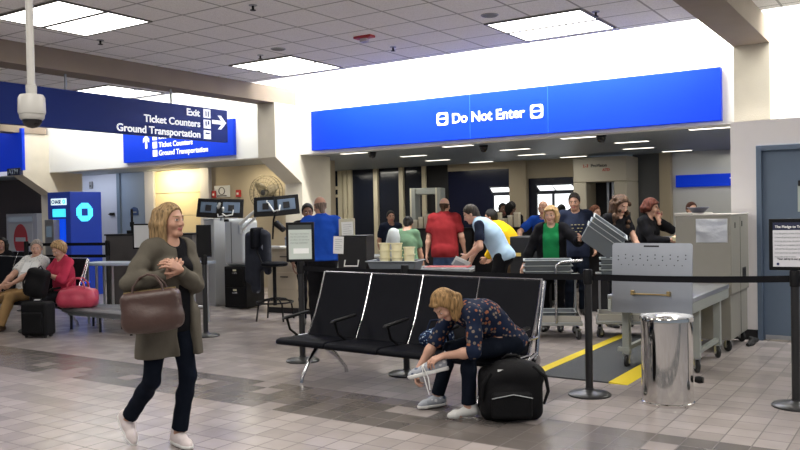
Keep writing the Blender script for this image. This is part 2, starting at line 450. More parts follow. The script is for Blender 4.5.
# ------------------------------------------------------------------ the setting
b = MB().box((-30, -4, -0.12), (4, 20, 0)); struct('floor', b, M_floor)
b = MB().box((-30, -4, 3.75), (4, 9.82, 3.80)); struct('ceiling', b, M_ceil)
b = MB().box((-30, 9.6, 4.8), (4, 11.3, 4.86)); struct('ceiling_cove', b, M_wall)
b = MB().box((-30, 9.62, 3.80), (4, 9.70, 4.8)); struct('trim_cove', b, M_wall)
b = MB().box((-30, 11.0, 2.62), (4, 11.28, 4.8)); struct('wall_header', b, mat('white_header_paint', (0.80, 0.80, 0.77), 0.85))
b = MB().box((-30, 11.28, 2.66), (4, 19.4, 2.72)); struct('ceiling_checkpoint', b, M_slat)
for xb in (-9.58, -1.81, -17.0):
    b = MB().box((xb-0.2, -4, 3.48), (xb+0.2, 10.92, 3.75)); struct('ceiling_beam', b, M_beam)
    prof = [(10.36, 3.48), (10.36, 2.55), (11.04, 2.12), (11.04, 0), (11.85, 0), (11.85, 2.62), (11.0, 2.62), (11.0, 3.48)]
    xc = xb if xb > -17 else -17.05
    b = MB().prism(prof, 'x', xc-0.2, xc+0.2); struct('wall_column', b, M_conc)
# right partition with door
OY = 0.18
b = MB()
b.box((-2.01, 9.95+OY, 0), (-1.73, 10.12+OY, 2.555)); b.box((-1.73, 9.95+OY, 2.26), (-0.735, 10.12+OY, 2.555)); b.box((-0.735, 9.95+OY, 0), (4, 10.12+OY, 2.555))
struct('wall_right', b, M_white)
b = MB()
b.box((-1.73, 9.93+OY, 0), (-1.675, 10.14+OY, 2.26)); b.box((-0.79, 9.93+OY, 0), (-0.735, 10.14+OY, 2.26)); b.box((-1.675, 9.93+OY, 2.20), (-0.79, 10.14+OY, 2.26))
struct('trim_1', b, M_dframe, 0.004)
d = struct('door_1', MB().box((-1.675, 10.02+OY, 0.012), (-0.79, 10.065+OY, 2.20)), M_door, 0.003)
MB().tube([(-0.87, 10.02+OY, 1.02), (-0.87, 9.96+OY, 1.02), (-0.99, 9.95+OY, 1.02)], 0.011).build('door_handle', M_chrome, d, smooth=True)
MB().box((-1.66, 10.012+OY, 0.012), (-0.81, 10.02+OY, 0.06)).build('kick_strip', M_alu, d)
b = MB().box((-2.01, 9.93+OY, 0), (-1.73, 9.95+OY, 0.12)).box((-0.735, 9.93+OY, 0), (4, 9.95+OY, 0.12)); struct('baseboard_right', b, M_dark)
# back wall of the left bay (y = 13): white door, blue-grey door, lit cream panel, beige wall
b = MB().box((-30, 13.0, 0), (-10.36, 13.25, 2.66)); struct('wall_left_bay', b, M_beige)
struct('door_2', MB().box((-19.25, 12.93, 0.0), (-16.98, 12.998, 2.66)), mat('pale_lilac_door_paint', (0.50, 0.52, 0.62), 0.5), 0.004)
struct('door_3', MB().box((-16.86, 12.94, 0.0), (-15.92, 12.998, 2.66)), mat('steel_blue_door_paint', (0.21, 0.27, 0.38), 0.5), 0.004)
struct('trim_2', MB().box((-16.98, 12.90, 0), (-16.86, 12.998, 2.66)), M_dframe)
struct('trim_3', MB().box((-15.92, 12.90, 0), (-15.60, 12.998, 2.66)), mat('pale_frame_paint', (0.55, 0.55, 0.58), 0.5))
struct('trim_4', MB().box((-14.0, 12.90, 0), (-13.72, 12.998, 2.66)), mat('pale_frame_paint', (0.55, 0.55, 0.58), 0.5))
b = MB()
for k in range(5): b.box((-15.60, 12.95, k*0.53+0.004), (-14.0, 12.998, k*0.53+0.524))
struct('wall_panelling', b, mat('warm_cream_panel', (0.78, 0.66, 0.42), 0.6), 0.003)
area('wall_washer_light', (-14.75, 12.45, 2.60), (1.2, 0.12), 30, (R_(38), 0, 0), (1.0, 0.82, 0.50))
area('alcove_light', (-17.6, 12.2, 2.60), (2.0, 0.3), 16, (R_(20), 0, 0), (0.80, 0.88, 1.0))
area('podium_light', (-11.8, 12.4, 2.60), (1.2, 0.3), 16, (R_(10), 0, 0), (1.0, 0.86, 0.60))
# far wall of the checkpoint (y = 16.5)
yb = 16.5
def wallbit(name, x0, x1, z0, z1, m, y0=yb, y1=yb+0.25): return struct(name, MB().box((x0, y0, z0), (x1, y1, z1)), m)
wallbit('wall_back', -10.2, -9.55, 0, 2.66, M_dark)
wallbit('window_1', -13.6, -12.68, 0, 2.66, M_dglass, yb+0.05, yb+0.1)
for i, (x0, x1) in enumerate(((-12.78, -12.66), (-12.60, -12.50), (-12.46, -12.36), (-11.66, -11.54), (-10.90, -10.78), (-10.24, -10.14))):
    wallbit('trim_%d' % (5+i), x0, x1, 0, 2.66, M_post, yb-0.06, yb+0.12)
wallbit('trim_11', -13.3, -12.78, 2.18, 2.26, M_post, yb-0.05); wallbit('trim_12', -13.3, -12.78, 1.98, 2.05, M_post, yb-0.05)
for i, (x0, x1) in enumerate(((-12.36, -11.66), (-11.54, -10.90), (-10.78, -10.24))):
    wallbit('window_%d' % (2+i), x0, x1, 0, 2.66, M_dglass, yb+0.02, yb+0.06)
wallbit('window_5', -9.55, -7.9, 0, 2.50, M_navyglass, yb+0.02, yb+0.08)
wallbit('trim_13', -9.55, -7.88, 2.50, 2.66, M_beige)
wallbit('wall_pillar', -7.92, -7.52, 0, 2.66, M_beige, yb-0.1)
wallbit('wall_lintel', -7.52, -6.25, 2.26, 2.66, M_beige)
wallbit('wall_lower', -7.52, -6.38, 0, 1.45, M_dark, yb+0.05)
wallbit('window_6', -7.52, -6.25, 1.45, 2.26, M_navyglass, yb+0.06, yb+0.10)
wallbit('wall_pillar', -6.40, -6.17, 0, 2.66, M_beige, yb-0.1)
wallbit('wall_recess', -5.2, -4.55, 0, 2.66, mat('grey_glass_wall', (0.12, 0.125, 0.13), 0.3), yb+0.1)
wallbit('trim_14', -4.62, -4.40, 0, 2.66, M_beige, yb-0.05)
wallbit('wall_end', -4.40, 4, 0, 2.66, mat('grey_metal_wall', (0.55, 0.56, 0.56), 0.3, 0.3), yb+0.1)

# bright panes of the far windows, in dark frames
M_frame = mat('dark_window_frame', (0.03, 0.035, 0.05), 0.5)
def bright_window(n, polys):
    fb = MB()
    o = None
    pb = MB()
    for (x0, x1, z0, z1, sk) in polys:
        pb.prism([(x0+sk, z1), (x1+sk, z1), (x1, z0), (x0, z0)], 'y', yb-0.004, yb+0.03)
        t = 0.035
        fb.prism([(x0+sk-t, z1+t), (x1+sk+t, z1+t), (x1+t, z0-t), (x0-t, z0-t)], 'y', yb+0.005, yb+0.055)
    o = struct('window_%d' % n, fb, M_frame)
    pb.build('window_pane', M_day, o)
bright_window(7, [(-8.38, -7.93, 1.98, 2.08, -0.06), (-8.34, -7.93, 1.55, 1.90, 0)])
bright_window(8, [(-7.22, -6.88, 1.98, 2.09, -0.08), (-6.84, -6.40, 1.98, 2.09, -0.10), (-7.28, -6.95, 1.46, 1.90, 0), (-6.88, -6.40, 1.46, 1.90, 0)])

# ------------------------------------------------------------------ ceiling lamps
def troffer(x, y, label, grp, zz=3.75, sx=1.15, sy=0.55, m=None):
    t = thing('ceiling_light', label, 'ceiling light', (x, y, zz), 0, grp)
    f = MB(); a, c = sx/2+0.02, sy/2+0.02
    f.box((-a, -c, -0.014), (a, -c+0.03, 0)); f.box((-a, c-0.03, -0.014), (a, c, 0)); f.box((-a, -c+0.03, -0.014), (-a+0.03, c-0.03, 0)); f.box((a-0.03, -c+0.03, -0.014), (a, c-0.03, 0))
    f.build('frame', mat('lamp_frame_enamel', (0.10, 0.09, 0.08), 0.6), t)
    MB().box((-a+0.03, -c+0.03, -0.010), (a-0.03, c-0.03, -0.002)).build('diffuser', m or M_lamp, t)
    return t
LG = 'square pairs of troffers in the tiled ceiling'
for x, y, lab in ((-7.85, 5.46, 'at the top left of the photo'), (-7.95, 9.06, 'by the left beam end'), (-3.79, 9.06, 'near the right beam'), (-11.9, 9.06, 'above the hanging navy sign')):
    troffer(x, y-0.29, 'near half of the troffer pair ' + lab, LG)
    troffer(x, y+0.29, 'far half of the troffer pair ' + lab, LG)
# lamps in the slatted checkpoint ceiling
k = 0
words_ = ['nearest', 'second', 'third', 'fourth', 'fifth', 'sixth', 'seventh', 'eighth', 'ninth', 'tenth', 'eleventh', 'twelfth', 'thirteenth', 'fourteenth']
cols_ = [(-8.75, 'over the podium side of the checkpoint'), (-6.6, 'over the belts of the checkpoint'), (-4.5, 'over the bins of the checkpoint'), (-2.6, 'over the grey machine')]
for cx, where in cols_:
    for r, yy in enumerate((11.75, 13.2, 14.7, 16.0)):
        t = thing('slat_ceiling_light', '%s lamp of its row in the slatted ceiling, %s' % (words_[r], where), 'ceiling light', (cx+(0.35 if r % 2 else 0), yy, 2.66), 0, 'lamps in the slatted ceiling')
        MB().box((-0.30, -0.085, -0.012), (0.30, 0.085, 0)).build('frame', M_gsteel, t)
        MB().box((-0.27, -0.06, -0.016), (0.27, 0.06, -0.011)).build('diffuser', M_lampin, t)
# domes hanging below the slatted ceiling
for x, y, lab in ((-8.45, 11.9, 'black dome camera under the slatted ceiling left of the blue sign middle'), (-6.3, 12.1, 'black dome camera under the slatted ceiling below the sign lettering'), (-4.15, 11.75, 'black dome camera under the slatted ceiling right of the sign lettering')):
    t = thing('dome_camera', lab, 'security camera', (x, y, 2.66), 0, 'black dome cameras under the slats')
    MB().lathe([(0.075, 0), (0.075, -0.03)], n=20).build('mount_ring', M_dark, t, smooth=True)
    MB().lathe([(0.068, -0.03), (0.066, -0.06), (0.05, -0.095), (0.02, -0.11), (0.001, -0.112)], n=20).build('dome', mat('smoked_dome', (0.01, 0.01, 0.012), 0.15), t, smooth=True)
# sprinklers, sensors, speakers of the tiled ceiling
for x, y, lab in ((-5.90, 6.22, 'small dark sprinkler head near the top middle of the tiled ceiling'), (-8.53, 6.30, 'small dark sprinkler head beside the left beam under the first lamp pair'), (-7.67, 8.21, 'small dark sprinkler head just left of the middle lamp pair'), (-5.95, 8.9, 'small dark sprinkler head behind the red beacon'), (-3.12, 8.72, 'small dark sprinkler head beside the right lamp pair')):
    t = thing('sprinkler_head', lab, 'sprinkler', (x, y, 3.75), 0, 'sprinkler heads')
    MB().lathe([(0.045, 0), (0.04, -0.008)], n=16).build('escutcheon', M_gsteel, t)
    MB().tube([(0, 0, -0.006), (0, 0, -0.05)], 0.013).lathe([(0.03, -0.05), (0.03, -0.056)], n=14).build('deflector', M_dark, t)
for x, y, lab in ((-4.13, 8.13, 'round grey ceiling speaker left of the right lamp pair'), (-7.2, 8.05, 'round grey ceiling speaker in front of the middle lamp pair')):
    t = thing('ceiling_speaker', lab, 'speaker', (x, y, 3.75), 0)
    MB().lathe([(0.10, 0), (0.10, -0.006), (0.088, -0.012)], n=24).build('rim', M_gsteel, t, smooth=True)
    MB().lathe([(0.085, -0.008), (0.085, -0.013)], n=24).build('grille', mat('speaker_grille', (0.16, 0.16, 0.16), 0.7), t)
t = thing('alarm_beacon', 'red fire alarm beacon on the tiled ceiling between the lamp pairs', 'alarm', (-5.86, 8.13, 3.75))
MB().box((-0.13, -0.055, -0.03), (0.13, 0.055, 0)).build('base_plate', M_red, t, 0.006)
MB().box((-0.05, -0.035, -0.075), (0.05, 0.035, -0.03)).build('strobe_lens', mat('strobe_lens', (0.6, 0.55, 0.55), 0.2), t, 0.01)

# ------------------------------------------------------------------ hanging pole camera and the small dome camera
M_cam = mat('camera_housing', (0.42, 0.41, 0.38), 0.45)
t = thing('pole_camera', 'grey dome camera hanging on a long pole from the ceiling, at the left', 'security camera', (-5.13, 3.23, 2.20))
MB().tube([(0, 0, 0.27), (0, 0, 1.55)], 0.026, 16).build('pole', M_cam, t, smooth=True)
MB().lathe([(0.034, 0.215), (0.036, 0.28), (0.03, 0.285)], n=24).build('coupling', M_cam, t, smooth=True)
MB().lathe([(0.03, 0.222), (0.075, 0.215), (0.086, 0.195), (0.089, 0.10), (0.086, 0.085), (0.082, 0.082), (0.078, 0.055), (0.07, 0.045)], n=32).build('housing', M_cam, t, smooth=True)
MB().lathe([(0.064, 0.05), (0.062, 0.03), (0.05, 0.008), (0.03, -0.006), (0.001, -0.012)], n=28).build('dome', mat('smoked_dome', (0.01, 0.01, 0.012), 0.15), t, smooth=True)
t = thing('ceiling_camera', 'small white ceiling camera with a black eye, top left corner', 'security camera', (-7.15, 4.05, 3.52))
MB().lathe([(0.05, 0.23), (0.05, 0.10), (0.075, 0.09), (0.085, 0.02), (0.07, 0.0)], n=24).build('housing', mat('white_camera_shell', (0.6, 0.58, 0.55), 0.4), t, smooth=True)
MB().lathe([(0.062, 0.004), (0.05, -0.03), (0.02, -0.05), (0.001, -0.053)], n=20).build('dome', mat('smoked_dome', (0.01, 0.01, 0.012), 0.15), t, smooth=True)

# ------------------------------------------------------------------ signs
def noentry_icon(mb_white, mb_blue, mb_bar, x, z, s, y):
    pts = []
    r = s*0.18
    for cx, cz, a0 in ((x+s-r, z+s-r, 0), (x+r, z+s-r, 90), (x+r, z+r, 180), (x+s-r, z+r, 270)):
        for q in range(5):
            a = R_(a0+q*22.5); pts.append((cx+r*math.cos(a), cz+r*math.sin(a)))
    mb_white.prism(pts, 'y', y-0.006, y)
    mb_blue.prism([(x+s/2+s*0.36*math.cos(2*PI*q/28), z+s/2+s*0.36*math.sin(2*PI*q/28)) for q in range(28)], 'y', y-0.009, y-0.005)
    mb_bar.box((x+s*0.12, y-0.012, z+s*0.45), (x+s*0.88, y-0.008, z+s*0.57))
t = thing('overhead_sign', 'long bright blue sign reading Do Not Enter above the checkpoint', 'sign', (-5.65, 10.94, 3.0))
MB().box((-3.37, -0.05, -0.335), (3.38, 0.05, 0.345)).build('sign_panel', M_sign, t, 0.004)
MB().box((1.02, -0.053, -0.33), (1.026, -0.049, 0.34)).box((-0.25, -0.053, -0.33), (-0.244, -0.049, 0.34)).build('panel_joint', mat('sign_joint', (0.02, 0.12, 0.6), 0.4), t)
a, c_, d_ = MB(), MB(), MB()
for ix, iz in ((-0.83, -0.095), (0.75, -0.110)):
    a, c_, d_ = MB(), MB(), MB(); noentry_icon(a, c_, d_, ix, iz, 0.20, -0.05)
    ic = a.build('symbol', M_txtlit, t); c_.build('disc', M_sign, ic); d_.build('bar', M_txtlit, ic)
text_mesh('lettering', 'Do Not Enter', 0.215, M_txtlit, t, at((-0.553, -0.052, -0.075), M_FRONT), bold=0.004, width=1.217)
# sign on the header over the left bay
t = thing('overhead_sign', 'bright blue sign with an up arrow on the fascia behind the hanging sign', 'sign', (-12.4, 10.95, 2.70))
MB().box((-1.72, -0.03, 0), (1.47, 0.045, 0.68)).build('sign_panel', M_sign, t, 0.004)
text_mesh('lettering', 'Ticket Counters', 0.145, M_txtlit, t, at((-0.607, -0.032, 0.265), M_FRONT), bold=0.002, width=0.98)
text_mesh('lettering', 'Ground Transportation', 0.145, M_txtlit, t, at((-0.607, -0.032, 0.10), M_FRONT), bold=0.002, width=1.40)
text_mesh('lettering', 'Exit', 0.145, M_txtlit, t, at((-0.607, -0.032, 0.43), M_FRONT), bold=0.002)
a = MB()
for z in (0.085, 0.25, 0.415): a.box((-0.79, -0.034, z), (-0.66, -0.029, z+0.13))
a.build('symbol', M_txtlit, t)
a = MB().prism([(-1.02, 0.26), (-0.96, 0.26), (-0.96, 0.44), (-0.90, 0.38), (-0.90, 0.45), (-0.99, 0.54), (-1.08, 0.45), (-1.08, 0.38), (-1.02, 0.44)], 'y', -0.034, -0.029); a.build('arrow', M_txtlit, t)
# sign of the next bay at the left edge, with the small plate under it
t = thing('overhead_sign', 'plain bright blue sign panel at the left edge above the small dark plate', 'sign', (-18.2, 10.30, 2.65))
MB().box((-2.0, -0.03, 0), (1.48, 0.04, 0.92)).build('sign_panel', M_sign, t, 0.004)
t = thing('name_plate', 'small dark navy plate with pale letters hung under the left edge sign', 'sign', (-17.07, 10.27, 2.545))
MB().box((-0.22, -0.02, 0), (0.29, 0.02, 0.16)).build('plate', mat('navy_plate', (0.008, 0.014, 0.06), 0.5), t, 0.003)
text_mesh('lettering', 'ATM', 0.15, mat('pale_letters', (0.35, 0.42, 0.5), 0.6), t, at((-0.17, -0.022, 0.03), M_FRONT), width=0.36)
# navy sign hanging under the left beam, facing +x
t = thing('hanging_sign', 'long navy sign reading Exit, Ticket Counters, Ground Transportation, hung under the beam', 'sign', (-9.58, 6.6, 2.75))
MB().box((-0.05, -4.6, 0), (0.05, 2.80, 0.515)).build('sign_panel', M_navy, t, 0.004)
for y in (-2.5, -0.08, 1.69): MB().tube([(0, y, 0.51), (0, y, 0.735)], 0.016, 8).build('hanger_rod', M_gsteel, t, smooth=True)
for s_, z, wd_ in (('Exit', 0.365, 0.26), ('Ticket Counters', 0.20, 1.07), ('Ground Transportation', 0.035, 1.54)):
    q = text_mesh('lettering', s_, 0.150, M_txtlit, t, at((0.053, 2.21, z), M_PX), align='RIGHT', bold=0.002, width=wd_)
a, c_ = MB(), MB()
for z in (0.355, 0.19, 0.025): a.box((0.049, 2.285, z), (0.055, 2.43, z+0.135))
ic = a.build('symbol', M_txtlit, t)
c_.box((0.054, 2.325, 0.375), (0.058, 2.345, 0.46)).box((0.054, 2.375, 0.375), (0.058, 2.395, 0.46)).box((0.054, 2.320, 0.23), (0.058, 2.345, 0.30)).box((0.054, 2.370, 0.25), (0.058, 2.400, 0.31)).box((0.054, 2.315, 0.10), (0.058, 2.405, 0.125))
c_.build('pictogram', M_navy, ic)
ar = MB().prism([(2.465, 0.275), (2.665, 0.275), (2.585, 0.195), (2.655, 0.195), (2.765, 0.305), (2.655, 0.415), (2.585, 0.415), (2.665, 0.335), (2.465, 0.335)], 'x', 0.049, 0.055); ar.build('arrow', M_txtlit, t)
# blue sign over the far counter, right of the scanner booth
t = thing('far_sign', 'dark blue sign band on the far wall behind the grey machine', 'sign', (-3.9, 16.55, 1.96))
MB().box((-0.42, -0.03, 0), (1.1, 0.05, 0.24)).build('sign_panel', M_sign, t, 0.004)
text_mesh('lettering', 'T', 0.14, M_txtlit, t, at((0.60, -0.033, 0.06), M_FRONT))

# ------------------------------------------------------------------ queue stanchions and belts
def stanchion(loc, label, belt_to=None, belt_z=0.995, face=0.0):
    t = thing('stanchion', label, 'stanchion', loc, 0, 'black queue stanchions')
    MB().lathe([(0.178, 0), (0.178, 0.012), (0.165, 0.022), (0.10, 0.034), (0.05, 0.042), (0.036, 0.05), (0.034, 0.06)], n=40).build('base', M_postblk, t, smooth=True)
    MB().lathe([(0.0315, 0.04), (0.0315, 0.94)], n=24).build('post', M_postblk, t, smooth=True)
    MB().lathe([(0.034, 0.935), (0.0385, 0.94), (0.0385, 1.05), (0.035, 1.06), (0.001, 1.062)], n=24).build('belt_head', M_black, t, smooth=True)
    if belt_to is not None:
        dx, dy = belt_to[0]-loc[0], belt_to[1]-loc[1]
        L = math.hypot(dx, dy); ux, uy = dx/L, dy/L; g = []
        for i in range(25):
            s_ = 0.03+(L-0.06)*i/24; sag = -0.012*4*(i/24)*(1-i/24)
            g.append([(ux*s_, uy*s_, belt_z-0.026+sag), (ux*s_, uy*s_, belt_z+0.026+sag)])
        MB().sheet(g).build('belt', M_belt, t, solid=0.003)
    return t
P590, P405, P303, P205, P797 = (-2.44, 6.53, 0), (-4.27, 6.52, 0), (-5.64, 6.59, 0), (-7.95, 7.37, 0), (-0.91, 6.90, 0)
stanchion(P590, 'black stanchion standing just left of the polished steel trash can', P797)
stanchion(P405, 'black stanchion behind the middle of the near seat row, belt on both sides', P590)
s303 = stanchion(P303, 'black stanchion behind the left end of the near seat row, under a notice board', P405)
s205 = stanchion(P205, 'black stanchion with a dark board behind the walking woman')
s797 = stanchion(P797, 'black stanchion in front of the grey door at the right edge', (3.2, 7.6))
def stand_board(name, label, base, w_, h_, z0, rz, face, lines, head=None, headm=None, paperc=None):
    t = thing(name, label, 'sign board', (base[0], base[1], 1.062), rz, None)
    MB().box((-0.02, -0.012, 0), (0.02, 0.012, z0+0.05)).build('bracket', M_black, t)
    MB().box((-w_/2, -0.018, z0), (w_/2, 0.012, z0+h_)).build('frame', M_black, t, 0.006)
    if face:
        mg = 0.028
        top = z0+h_-mg-(head or 0)
        MB().box((-w_/2+mg, -0.022, z0+mg), (w_/2-mg, -0.017, top)).build('sheet', paperc or M_paper, t)
        if head: MB().box((-w_/2+mg, -0.022, top), (w_/2-mg, -0.017, z0+h_-mg)).build('heading_band', headm, t)
        lines(t, -w_/2+mg, w_/2-mg, z0+mg, top)
    return t
def txt_lines(t, x0, x1, z0, z1):
    body = ['Passengers wait behind', 'this line until called by', 'an officer. Do not leave', 'your bags unattended']
    for i, s_ in enumerate(body): text_mesh('lettering', s_, 0.021, mat('grey_ink', (0.25, 0.28, 0.28), 0.7), t, at((x0+0.02, -0.0235, z1-0.05-0.032*i), M_FRONT), depth=0.0005)
    MB().box((x0+0.05, -0.0245, z0+0.06), (x1-0.03, -0.0215, z0+0.115)).build('white_label', mat('bright_label', (0.85, 0.87, 0.86), 0.6), t)
stand_board('notice_board', 'black framed notice with pale green sheet on a stanchion beside the blue shirted officer', P303, 0.30, 0.42, 0.0, R_(33), True, txt_lines, 0.05, mat('dark_heading', (0.05, 0.06, 0.06), 0.5), mat('pale_green_sheet', (0.52, 0.58, 0.54), 0.7))
stand_board('notice_board', 'dark blank board seen from behind on a stanchion, right of the walking woman', P205, 0.19, 0.42, -0.03, R_(60), False, None)
def txt_lines2(t, x0, x1, z0, z1):
    gi = mat('grey_ink', (0.25, 0.28, 0.28), 0.7)
    rows = ['It is the policy of the airport to', 'screen all persons and property', 'entering this area. Anyone who', 'is unable to complete screening', 'will not be allowed past this', 'point and may be asked to', 'leave the area at once.']
    for i, s_ in enumerate(rows): text_mesh('lettering', s_, 0.0165, gi, t, at((x0+0.012, -0.0235, z1-0.030-0.030*i), M_FRONT), depth=0.0004)
    text_mesh('lettering', 'Your safety is our priority', 0.020, M_ink, t, at((x0+0.03, -0.0235, z0+0.055), M_FRONT), depth=0.0005, bold=0.0006)
    MB().lathe([(0.010, 0), (0.010, 0.002)], n=16, M=Matrix.Translation((x0+0.035, -0.0235, z0+0.022)) @ Matrix.Rotation(R_(90), 4, 'X')).build('emblem', mat('navy_ink', (0.01, 0.02, 0.09), 0.6), t)
    text_mesh('heading', 'The Pledge to Travelers', 0.026, M_txt, t, at((x0+0.015, -0.0235, z1+0.018), M_FRONT), depth=0.0006, bold=0.0006)
stand_board('notice_board', 'navy headed notice in a black frame at the right edge, before the grey door', (P797[0]+0.0, P797[1], 0), 0.36, 0.40, 0.0, R_(8), True, txt_lines2, 0.06, mat('navy_heading', (0.012, 0.016, 0.05), 0.5), mat('lilac_white_sheet', (0.60, 0.60, 0.64), 0.7))

# ------------------------------------------------------------------ rows of airport seats
def seat_row(label, loc, rz, n, pitch=0.60, group='rows of black airport seats'):
    t = thing('seat_row', label, 'airport seats', loc, rz, group)
    L = n*pitch
    pan = [(0.0, 0.355), (-0.012, 0.378), (0.004, 0.402), (0.05, 0.412), (0.25, 0.402), (0.48, 0.386), (0.50, 0.36), (0.25, 0.355), (0.06, 0.348)]
    bk = [(0.445, 0.385), (0.475, 0.362), (0.515, 0.385), (0.60, 0.57), (0.672, 0.75), (0.742, 0.955), (0.738, 0.975), (0.718, 0.978), (0.645, 0.775), (0.56, 0.585)]
    for i in range(n):
        a, c_ = i*pitch+0.010, (i+1)*pitch-0.010
        MB().prism(pan, 'x', a, c_).build('seat', M_leather, t, 0.012)
        MB().prism(bk, 'x', a, c_).build('backrest', M_leather, t, 0.010)
    for i in range(n+1):
        x = min(max(i*pitch, 0.004), L-0.004)
        e = i in (0, n)
        MB().tube([(x, 0.015, 0.385), (x, 0.25, 0.392), (x, 0.46, 0.388), (x, 0.575, 0.59), (x, 0.65, 0.77), (x, 0.728, 0.984)], 0.006 if not e else 0.012, 8).build('side_rail', M_chrome, t, smooth=True)
        if i > 0 or True:
            ab = MB().prism([(0.10, 0.575), (0.14, 0.60), (0.46, 0.625), (0.47, 0.60), (0.15, 0.572)], 'x', x-0.022, x+0.022)
            a_ = ab.build('armrest', M_black, t, 0.010)
            MB().tube([(x, 0.16, 0.58), (x, 0.20, 0.47), (x, 0.30, 0.40)], 0.012, 8).build('support', M_black, a_, smooth=True)
    MB().tube([(0.0, 0.730, 0.984), (L, 0.730, 0.984)], 0.006, 8).build('top_rail', M_chrome, t, smooth=True)
    MB().box((0.05, 0.30, 0.29), (L-0.05, 0.37, 0.345)).build('beam', M_black, t, 0.006)
    for x in (0.26, L-0.26):
        MB().tube([(x, 0.33, 0.33), (x-0.01, 0.20, 0.20), (x-0.015, 0.10, 0.05), (x-0.015, 0.09, 0.0)], [0.024, 0.020, 0.017, 0.019], 10).build('leg', M_chrome, t, smooth=True)
        MB().tube([(x, 0.34, 0.33), (x+0.01, 0.55, 0.20), (x+0.012, 0.70, 0.05), (x+0.012, 0.71, 0.0)], [0.024, 0.020, 0.017, 0.019], 10).build('leg', M_chrome, t, smooth=True)
    # chrome end loop
    x = L+0.012
    e = MB().tube([(x, 0.738, 0.97), (x, 0.66, 0.70), (x, 0.60, 0.50), (x, 0.57, 0.36)], 0.018, 10)
    e.tube([(x, 0.60, 0.52), (x, 0.45, 0.52), (x, 0.18, 0.50), (x, 0.10, 0.45)], 0.014, 8)
    e.tube([(x, 0.58, 0.40), (x, 0.40, 0.35), (x, 0.20, 0.345)], 0.014, 8)
    e.lathe([(0.001, -0.02), (0.045, -0.02), (0.05, 0), (0.045, 0.02), (0.001, 0.02)], n=24, M=Matrix.Translation((x, 0.56, 0.33)) @ Matrix.Rotation(R_(90), 4, 'Y'))
    e.build('end_frame', M_chrome, t, smooth=True)
    return t
ROW = seat_row('near row of four black seats where the woman changes her shoes', (-5.17, 5.65, 0), R_(-2.2), 4)
seat_row('far row of black seats at the left where the couple sits', (-12.67, 6.55, 0), 0, 4)

# ------------------------------------------------------------------ polished steel trash can
t = thing('trash_can', 'polished steel cylinder trash can on the tiles before the steel table', 'trash can', (-1.80, 6.56, 0))
MB().lathe([(0.192, 0.0), (0.205, 0.0), (0.206, 0.022), (0.199, 0.028), (0.199, 0.665)], n=64).build('body', M_steel, t, smooth=True)
MB().lathe([(0.199, 0.662), (0.209, 0.667), (0.209, 0.692), (0.203, 0.702), (0.175, 0.700), (0.10, 0.682), (0.088, 0.676), (0.085, 0.640), (0.10, 0.60)], n=64).build('lid', M_steel, t, smooth=True)
MB().lathe([(0.084, 0.62), (0.001, 0.62)], n=32).build('opening', M_dark, t)
MB().lathe([(0.024, 0), (0.03, 0.03), (0.024, 0.06)], n=16, M=Matrix.Translation((0.205, 0.05, 0.20)) @ Matrix.Rotation(R_(90), 4, 'Y')).build('side_knob', M_black, t, smooth=True)

# ------------------------------------------------------------------ anti-fatigue mat
t = thing('floor_mat', 'dark grey ribbed floor mat with two yellow hazard edges', 'mat', (-2.78, 8.35, 0))
mm = mat('ribbed_dark_rubber', (0.045, 0.05, 0.055), 0.8, bump=0.5, bscale=200)
MB().box((-0.36, -1.31, 0), (0.33, 1.5, 0.014)).build('mat_field', mm, t, 0.003)
MB().prism([(-0.50, 0.001), (-0.36, 0.001), (-0.36, 0.015)], 'y', -1.31, 1.5).build('yellow_edge', M_yellow, t)
MB().prism([(0.33, 0.001), (0.50, 0.001), (0.33, 0.015)], 'y', -1.31, 1.5).build('yellow_edge', M_yellow, t)

# ------------------------------------------------------------------ steel outfeed table with the perforated panel
def caster(parent, x, y, r=0.06, a=0.4, name='caster', m=None):
    M = Matrix.Translation((x, y, r)) @ Matrix.Rotation(a, 4, 'Z')
    o = MB().lathe([(0.001, -0.017), (r*0.8, -0.017), (r, -0.010), (r, 0.010), (r*0.8, 0.017), (0.001, 0.017)], n=24, M=M @ Matrix.Rotation(R_(90), 4, 'Y')).build(name, m or M_rubber, parent, smooth=True)
    f = MB().cbox((0, 0, r+0.012), (0.055, 0.05, 0.012), M).cbox((0.024, 0.0, 0.02), (0.005, 0.035, r*1.3), M).cbox((-0.024, 0.0, 0.02), (0.005, 0.035, r*1.3), M)
    f.build('fork', M_alu, o)
    MB().lathe([(0.016, -0.022), (0.016, 0.022)], n=12, M=M @ Matrix.Rotation(R_(90), 4, 'Y')).build('hub', M_alu, o)
    return o
t = thing('steel_table', 'steel outfeed table on casters with a tall perforated metal panel at its end', 'table', (-2.2, 7.5, 0))
MB().box((-0.42, 0.02, 0.70), (0.375, 1.55, 0.745)).build('table_top', M_alu, t, 0.006)
MB().box((0.335, 0.02, 0.60), (0.37, 1.55, 0.70)).box((-0.415, 0.02, 0.60), (-0.38, 1.55, 0.70)).box((-0.40, 1.50, 0.62), (0.36, 1.54, 0.70)).build('apron', M_gpaint, t, 0.004)
for x, y in ((-0.34, 0.34), (-0.34, 1.30), (0.31, 0.40), (0.31, 1.27)):
    MB().box((x-0.035, y-0.035, 0.135), (x+0.035, y+0.035, 0.62)).build('leg', M_gpaint, t, 0.004)
    caster(t, x, y, 0.06, 0.3+x)
MB().box((-0.42, 0.30, 0.16), (-0.30, 0.34, 0.20)).build('foot_bracket', M_gpaint, t)
MB().box((0.29, 0.43, 0.17), (0.33, 1.25, 0.21)).box((-0.36, 0.40, 0.17), (-0.32, 1.28, 0.21)).build('stretcher', M_gpaint, t)
r = 0.03; pts = []
